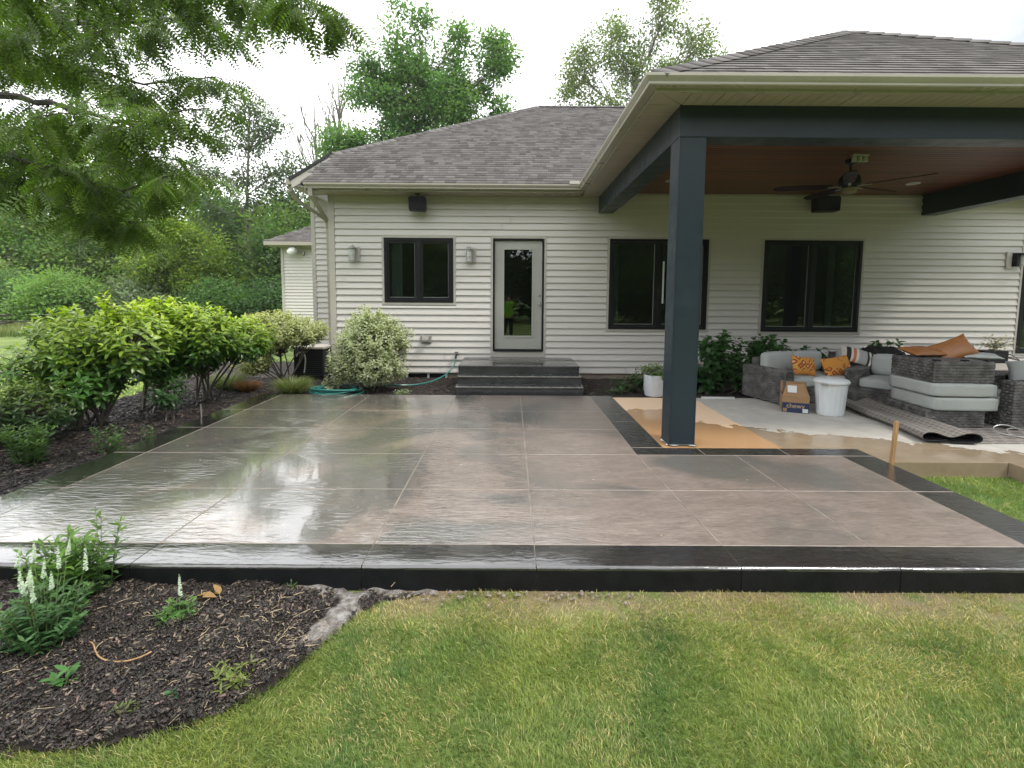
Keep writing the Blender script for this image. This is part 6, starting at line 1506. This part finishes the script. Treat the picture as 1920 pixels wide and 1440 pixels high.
def chips(name, n, x0, x1, y0, y1, keep, zf, s0, s1, label, seed, pale=0.2):
    r = np.random.default_rng(seed); x = r.uniform(x0, x1, n); y = r.uniform(y0, y1, n); k = keep(x, y); x, y = x[k], y[k]; n = len(x)
    z = np.array([zf(a, b) for a, b in zip(x, y)]) + r.uniform(0.002, 0.014, n)
    Ls = s0 + (s1 - s0) * r.uniform(0, 1, n) ** 3; Wd = Ls * r.uniform(.18, .42, n); T = r.uniform(.0015, .005, n)
    b = np.array([(-.5, -.35, 0), (.5, -.5, 0), (.42, .5, 0), (-.5, .4, 0), (-.5, -.35, 1), (.5, -.5, 1), (.42, .5, 1), (-.5, .4, 1)], np.float32)
    W = np.repeat(b[None], n, 0) * np.stack([Ls, Wd, T], 1)[:, None, :] + r.normal(0, 1, (n, 8, 3)) * (Wd * 0.06)[:, None, None]
    a = r.uniform(0, 6.28, n); t1 = r.normal(0, .28, n); t2 = r.normal(0, .28, n)
    Dx = unit(np.stack([np.cos(a), np.sin(a), t1], 1)); Dz0 = unit(np.stack([r.normal(0, .3, n), r.normal(0, .3, n), np.ones(n)], 1)); Dy = unit(np.cross(Dz0, Dx)); Dz = np.cross(Dx, Dy)
    R = np.stack([Dx, Dy, Dz], 2); V = np.einsum('nij,kj->nki', R, np.eye(3)); 
    W = np.einsum('nij,nkj->nki', R, W) + np.stack([x, y, z], 1)[:, None, :]
    F = (np.array([(4, 5, 6, 7), (0, 1, 5, 4), (1, 2, 6, 5), (2, 3, 7, 6), (3, 0, 4, 7)], np.int32)[None] + (np.arange(n) * 8)[:, None, None]).reshape(-1, 4)
    c = np.where((r.uniform(0, 1, n) < pale)[:, None], jitcol(n, (0.15, 0.115, 0.085), r, .6), jitcol(n, (0.024, 0.018, 0.015), r, .7))
    return tag(npmesh(name, W.reshape(-1, 3), F, MT['chip'], np.repeat(np.clip(c, 0, 1)[:, None, :], 8, 1).reshape(-1, 3), origin=((x0 + x1) / 2, (y0 + y1) / 2, 0)), label, 'mulch', kind='stuff')
chips('mulch_chips', 56000, -4.0, -0.7, 1.6, 2.73, lambda x, y: poly_mask(x, y, FBED) & (np.array([pale_at(a, b) for a, b in zip(x, y)]) < 0.15 + 0.75 * fbm(x, y, 14, 4) ** 1.5), fz, 0.005, 0.036, 'dark shredded bark mulch covering the front bed', 411, 0.16)
chips('mulch_chips', 34000, -6.2, -3.86, 3.3, 9.6, lambda x, y: poly_mask(x, y, LBED) & (x < -3.89), lz, 0.018, 0.07, 'dark bark mulch under the shrubs of the left bed', 412, 0.10)
chips('mulch_chips', 9000, -3.85, 1.6, 7.72, 9.6, lambda x, y: poly_mask(x, y, LBED) & ~((x > -.9) & (x < 1.2)), lz, 0.02, 0.07, 'dark bark mulch along the foot of the house wall', 413, 0.08)
# straw and dry stalks lying on the mulch
r = np.random.default_rng(415); mb = MB()
for k in range(230):
    if k < 160: x, y = r.uniform(-2.6, -0.85), r.uniform(1.7, 2.7)
    else: x, y = r.normal(-1.15, .16), r.normal(2.35, .25)
    if not in_poly(x, y, FBED): continue
    an = r.uniform(0, 6.28); L_ = r.uniform(.02, .085); z = fz(x, y) + 0.013; p = Vector((x, y, z)); L_ *= .75; d_ = Vector((math.cos(an), math.sin(an), r.uniform(-.05, .18))) * L_
    mb.tube([p, p + d_ * .5 + Vector((r.normal() * .006, r.normal() * .006, 0.003)), p + d_], r.uniform(.0008, .0018), 4, caps=False)
tag(mb.build('dry_stalks', M('straw', (0.42, 0.34, 0.21), 0.7, .3, 40), fix=False), 'thin dry stalks strewn over the front mulch', 'straw', kind='stuff')
tag(MB().tube(bez([(-2.02, 2.22, -.095), (-1.9, 2.26, -.09), (-1.93, 2.10, -.09), (-1.78, 2.07, -.085), (-1.68, 2.06, -.09), (-1.63, 2.15, -.085)], 20), 0.0035, 6).build('root', MT['wood_stake']), 'thin tan root curling over the mulch right of the white flowers', 'root')
V, F, C = scatter(leaf_template(4, .5, .25, .5), np.array([(-1.70, 2.60, -.10), (-1.66, 2.58, -.09), (-1.62, 2.62, -.10), (-1.58, 2.60, -.09)]), np.array([(1, .1, .3), (.8, -.3, .5), (1, .3, .1), (-.4, .3, .6)], float), np.array([(0, .3, 1), (0, -.3, 1), (.2, 0, 1), (0, 0, 1)], float), np.array([.09, .08, .08, .07]), np.array([(.40, .25, .09)] * 4))
tag(npmesh('dead_leaves', V, F, MT['leaf'], C, origin=(-1.64, 2.6, -.12)), 'curled tan dead leaves behind the low cut green plant', 'dead leaves')
# pebbles at the slab foot
r = np.random.default_rng(420); mb = MB()
for k in range(110):
    x, y = r.uniform(-1.2, 0.7), 2.70 - abs(r.normal(0, .05)); s_ = r.uniform(.004, .013); z = -0.135
    mb.lathe([(s_ * .5, z), (s_, z + s_ * .5), (s_ * .6, z + s_), (s_ * .1, z + s_ * 1.1)], (x, y, 0), 6)
tag(mb.build('pebbles', M('pebble', (0.20, 0.17, 0.14), 0.8, .35, 60), fix=False), 'small pebbles and crumbs along the foot of the patio slab', 'pebbles', kind='stuff')
# leaf scraps and specks on the wet slab
r = np.random.default_rng(421); n = 70; P = np.stack([r.uniform(-3.5, 3.2, n), r.uniform(3.1, 7.5, n), np.full(n, .003)], 1)
V, F, C = scatter(leaf_quad(0.7, .05), P, np.stack([r.normal(size=n), r.normal(size=n), 0 * P[:, 0]], 1), np.tile([0, 0, 1.], (n, 1)), r.uniform(.006, .018, n), jitcol(n, (0.55, 0.52, 0.36), r))
tag(npmesh('fallen_bits', V, F, MT['chip'], C, origin=(0, 5, 0)), 'tiny pale leaf bits scattered on the wet patio', 'leaf litter', kind='stuff')

# ---- honey locust boughs hanging in from the left
def W_(px, py, Y): return Vector((-3.09 + .0032 * px, 3.2, 3.30 - .0032 * py)) * 1.0 if False else Vector(((-3.09 + .0032 * px) * Y / 3.2, Y, 1.54 + (1.76 - .0032 * py) * Y / 3.2))
loc = empty('honey_locust', (-6.9, 4.4, -0.15), 0, 'honey locust tree whose feathery boughs hang in at the upper left', 'tree'); mb = MB()
tz = [Vector((-6.9, 4.4, -.15)), Vector((-6.8, 4.35, 1.2)), Vector((-6.6, 4.2, 2.4)), Vector((-6.4, 4.1, 3.6)), Vector((-6.1, 4.2, 5.4))]
mb.tube(tz, [0.16, .13, .12, .10, .06], 10, caps=False)
limbs = [ # (trunk node, image-like path at a depth)
    (3, [(0, 80), (70, 40), (200, 40), (330, 30), (430, 40)], 3.3), (3, [(0, -60), (180, -70), (360, -50), (520, -20), (625, 10)], 3.0),
    (2, [(0, 95), (130, 115), (260, 150), (400, 135)], 3.7), (2, [(0, 285), (100, 320), (210, 350), (310, 320)], 3.1),
    (2, [(0, 330), (90, 370), (160, 400), (230, 410)], 3.5), (2, [(0, 170), (130, 200), (240, 225), (350, 195)], 2.9), (3, [(0, 20), (120, 0), (240, -20), (380, -10)], 3.9), (2, [(0, 235), (120, 250), (230, 280), (320, 290)], 3.9),
    (3, [(-60, 60), (60, 120), (150, 140), (230, 160)], 5.6), (3, [(-60, 250), (60, 300), (140, 310), (200, 330)], 5.2), (4, [(-150, -40), (0, 0), (120, 50), (260, 70)], 6.6), (3, [(-500, 60), (-380, 100), (-250, 120), (-120, 140)], 6.0), (4, [(-350, -120), (-200, -140), (-60, -130), (80, -120)], 5.8), (4, [(-250, -260), (-60, -280), (80, -250), (220, -200)], 4.8), (3, [(-350, 200), (-250, 220), (-150, 230), (-60, 240)], 4.4)]
r = np.random.default_rng(500); FR = []   # fronds: (position, direction)
for li, (ti, pth, Y) in enumerate(limbs):
    pts = [tz[ti].lerp(tz[ti], 0), tz[ti].lerp(W_(pth[0][0] - 200, pth[0][1] - 20, Y), .9)] + [W_(a, b, Y + r.normal() * .12) for a, b in pth]
    cs = [Vector((p.x, p.y, p.z)) for p in pts]; fine = []
    for i in range(len(cs) - 1):
        for k in range(5): fine.append(cs[i].lerp(cs[i + 1], k / 5) + Vector((r.normal(), r.normal(), r.normal())) * .006)
    fine.append(cs[-1]); m = len(fine); mb.tube(fine, [0.030 * (1 - i / m) ** 1.3 + 0.0035 for i in range(m)], 6, caps=False)
    st = 6
    for i in range(st, m):
        for rep in range(3 if Y < 4.3 else 2):
            if r.random() < 0.12: continue
            p = fine[i]; an = r.uniform(0, 6.28); L_ = r.uniform(.14, .42) * (1.0 - 0.35 * (i / m)); dr_ = Vector((math.cos(an) * .9 + .5, math.sin(an) * .9, r.uniform(-.55, .40))).normalized()
            if li in (1,): dr_.z -= .4; L_ *= .7
            n_ = 5; tw = [p]
            for k in range(1, n_ + 1): tw.append(tw[-1] + (1 + .35 * (Y > 4.3)) * (dr_ + Vector((0, 0, -0.10 * k)) + Vector(r.normal(size=3)) * .12).normalized() * L_ / n_)
            mb.tube(tw, [0.0035 - 0.0005 * k for k in range(n_ + 1)], 4, caps=False)
            for k in range(1, n_ + 1):
                for s_ in range(1 if (k % 2 and k < n_) else 2):
                    a2 = r.uniform(0, 6.28); d_ = Vector((math.cos(a2), math.sin(a2), r.uniform(-1.1, 0.1))) + dr_ * .5; FR.append((tw[k], d_.normalized()))
mb.build('trunk', MT['bark_dark'], loc, smooth=True, fix=False)
P, D, N, S_, C = [], [], [], [], []; rb = MB()
for (p, d_) in FR:
    L_ = r.uniform(.13, .20); npair = int(r.integers(7, 11)); pl = Vector(r.normal(size=3)); pl = (pl - d_ * pl.dot(d_)).normalized(); nn = d_.cross(pl); rvs = [p]
    yel = r.random() < .14; base_c = np.array((0.14, 0.22, 0.035) if yel else (0.085, 0.155, 0.022)) * r.uniform(.7, 1.45)
    q = p.copy(); dd = d_.copy()
    for k in range(npair):
        dd = (dd + Vector((0, 0, -0.07))).normalized(); q = q + dd * (L_ / npair); sdv = nn.cross(dd).normalized()
        ls = (0.036 if p.y < 4.3 else 0.048) * (0.65 + 0.5 * math.sin(math.pi * (k + .8) / (npair + 1)))
        for s_ in (-1, 1): P.append(q[:]); D.append((sdv * s_ + dd * .35 + Vector((0, 0, -.12)))[:]); N.append(nn[:]); S_.append(ls * r.uniform(.85, 1.15)); C.append(base_c * r.uniform(.85, 1.15))
        rvs.append(q.copy())
    rb.tube([rvs[0], rvs[len(rvs) // 2], rvs[-1]], [.0010, .0009, .0006], 3, caps=False)
rb.build('leaf_stalks', MT['stem'], loc, fix=False)
V, F, C = scatter(leaf_quad(0.36, .08), np.array(P), np.array(D), np.array(N), np.array(S_), np.clip(np.array(C), 0, 1)); npmesh('leaves', V, F, MT['leaf'], C, loc)

# ---- the person taking the picture, mirrored in the door glass
def skin(name, verts, edges, radii, mat, parent, sub=2, root=0):
    me = bpy.data.meshes.new(name); me.from_pydata(verts, edges, []); o = bpy.data.objects.new(name, me); COL.objects.link(o); o.parent = parent; me.materials.append(mat)
    o.modifiers.new('skin', 'SKIN'); sl = me.skin_vertices[0].data if me.skin_vertices else None
    if sl is None:
        bpy.context.view_layer.objects.active = o; bpy.ops.mesh.customdata_skin_add(); sl = me.skin_vertices[0].data
    for i, rr_ in enumerate(radii): sl[i].radius = (rr_, rr_) if not hasattr(rr_, '__len__') else rr_
    sl[root].use_root = True
    sm = o.modifiers.new('sub', 'SUBSURF'); sm.levels = sub; sm.render_levels = sub
    o.modifiers['skin'].use_smooth_shade = True
    # bake the modifiers so the figure is plain geometry
    dg = bpy.context.evaluated_depsgraph_get(); ev = o.evaluated_get(dg); nm = bpy.data.meshes.new_from_object(ev); o.modifiers.clear(); o.data = nm
    return o
pr = empty('person', (-0.10, -0.42, -0.15), 0, 'person in a bright lime shirt and dark trousers, mirrored in the back door glass', 'person')
SK = M('skin', (0.42, 0.24, 0.16), 0.5, .05); SH = M('lime_shirt', (0.30, 0.80, 0.02), 0.7, .04); TRS = M('dark_trousers', (0.015, 0.016, 0.02), 0.8); HR = M('dark_hair', (0.02, 0.014, 0.01), 0.6); SHOE = M('work_boot', (0.05, 0.035, 0.025), 0.6)
#       pelvis, belly, chest, neckbase, neck, head
bv = [(0, 0, .95), (0, 0, 1.12), (0, 0, 1.32), (0, 0, 1.47), (0, .01, 1.53), (0, .02, 1.62), (0, .02, 1.70)]
be = [(0, 1), (1, 2), (2, 3), (3, 4), (4, 5), (5, 6)]; br = [(.15, .11), (.14, .10), (.16, .11), (.07, .06), .055, (.078, .095), (.06, .075)]
for s_ in (-1, 1):
    k = len(bv); bv += [(s_ * .18, 0, 1.44), (s_ * .27, .10, 1.26), (s_ * .14 + .08, .30, 1.55), (s_ * .07 + .10, .345, 1.62)]; be += [(3, k), (k, k + 1), (k + 1, k + 2), (k + 2, k + 3)]; br += [.06, .043, .028, (.035, .02)]
    k = len(bv); bv += [(s_ * .10, 0, .86), (s_ * .12, .01, .48), (s_ * .13, -.02, .10), (s_ * .13, .10, .04)]; be += [(0, k), (k, k + 1), (k + 1, k + 2), (k + 2, k + 3)]; br += [.09, .062, .042, (.04, .03)]
skin('body', bv, be, br, SK, pr)
skin('shirt', [(0, 0, .86), (0, 0, 1.08), (0, 0, 1.32), (0, 0, 1.45), (-.19, 0, 1.43), (-.26, .09, 1.30), (.19, 0, 1.43), (.26, .09, 1.30)], [(0, 1), (1, 2), (2, 3), (3, 4), (4, 5), (3, 6), (6, 7)], [(.18, .14), (.175, .13), (.185, .135), (.10, .09), .078, .068, .078, .068], SH, pr, root=1)
skin('trousers', [(0, 0, .92), (.10, 0, .82), (.12, .01, .48), (.13, -.02, .12), (-.10, 0, .82), (-.12, .01, .48), (-.13, -.02, .12)], [(0, 1), (1, 2), (2, 3), (0, 4), (4, 5), (5, 6)], [(.165, .125), .105, .08, .062, .105, .08, .062], TRS, pr)
for s_ in (-1, 1): skin('boot', [(s_ * .13, -.03, .05), (s_ * .13, .06, .045), (s_ * .13, .15, .035)], [(0, 1), (1, 2)], [.052, .048, .035], SHOE, pr, root=1)
skin('hair', [(0, -.01, 1.66), (0, 0, 1.73), (0, -.04, 1.60)], [(0, 1), (0, 2)], [(.088, .095), (.06, .07), (.07, .05)], HR, pr)
for dx in (-.03, .03): MB().lathe([(.011, -.004), (.013, 0), (.010, .004)], (dx, .112, 1.645), 8, 'y').build('eye', MT['white'], pr, local=True)
MB().add([(-.014, .108, 1.605), (.014, .108, 1.605), (0, .135, 1.610), (0, .110, 1.648)], [(0, 1, 2), (0, 2, 3), (1, 3, 2), (0, 3, 1)]).build('nose', SK, pr, local=True)
for s_ in (-1, 1):   # fingers closed on the edges of the phone
    for k in range(4):
        z0 = 1.655 + .017 * k; MB().tube([(s_ * .07 + .10, .350, z0 - .01), (s_ * .088 + .10, .372, z0), (s_ * .085 + .10, .388, z0 + .004), (s_ * .068 + .10, .392, z0 + .004)], [.009, .0085, .0075, .006], 6).build('finger', SK, pr, smooth=True, local=True)
    MB().tube([(s_ * .065 + .10, .345, 1.64), (s_ * .06 + .10, .36, 1.67), (s_ * .05 + .10, .368, 1.69)], [.011, .010, .007], 6).build('thumb', SK, pr, smooth=True, local=True)
ph = MB().box(-.078, .078, -.045, -.036, 1.49, 1.565, .003).build('phone', MT['dark_plastic']); tag(ph, 'dark phone held up by the person in the lime shirt', 'phone')

# ---- faint damp haze between here and the wood
hz = MB().box(-85, 70, -34, 60, -1.3, 26); hm = bpy.data.materials.new('haze'); hm.use_nodes = True; hn = hm.node_tree; hn.nodes.clear()
ho = hn.nodes.new('ShaderNodeOutputMaterial'); hv = hn.nodes.new('ShaderNodeVolumePrincipled'); hv.inputs['Density'].default_value = 0.0005; hv.inputs['Color'].default_value = (0.97, 0.98, 1.0, 1); hv.inputs['Anisotropy'].default_value = 0.3
hn.links.new(hv.outputs[0], ho.inputs['Volume'])
tag(hz.build('haze', hm), 'faint pale haze over the garden and wood', 'haze', kind='stuff')
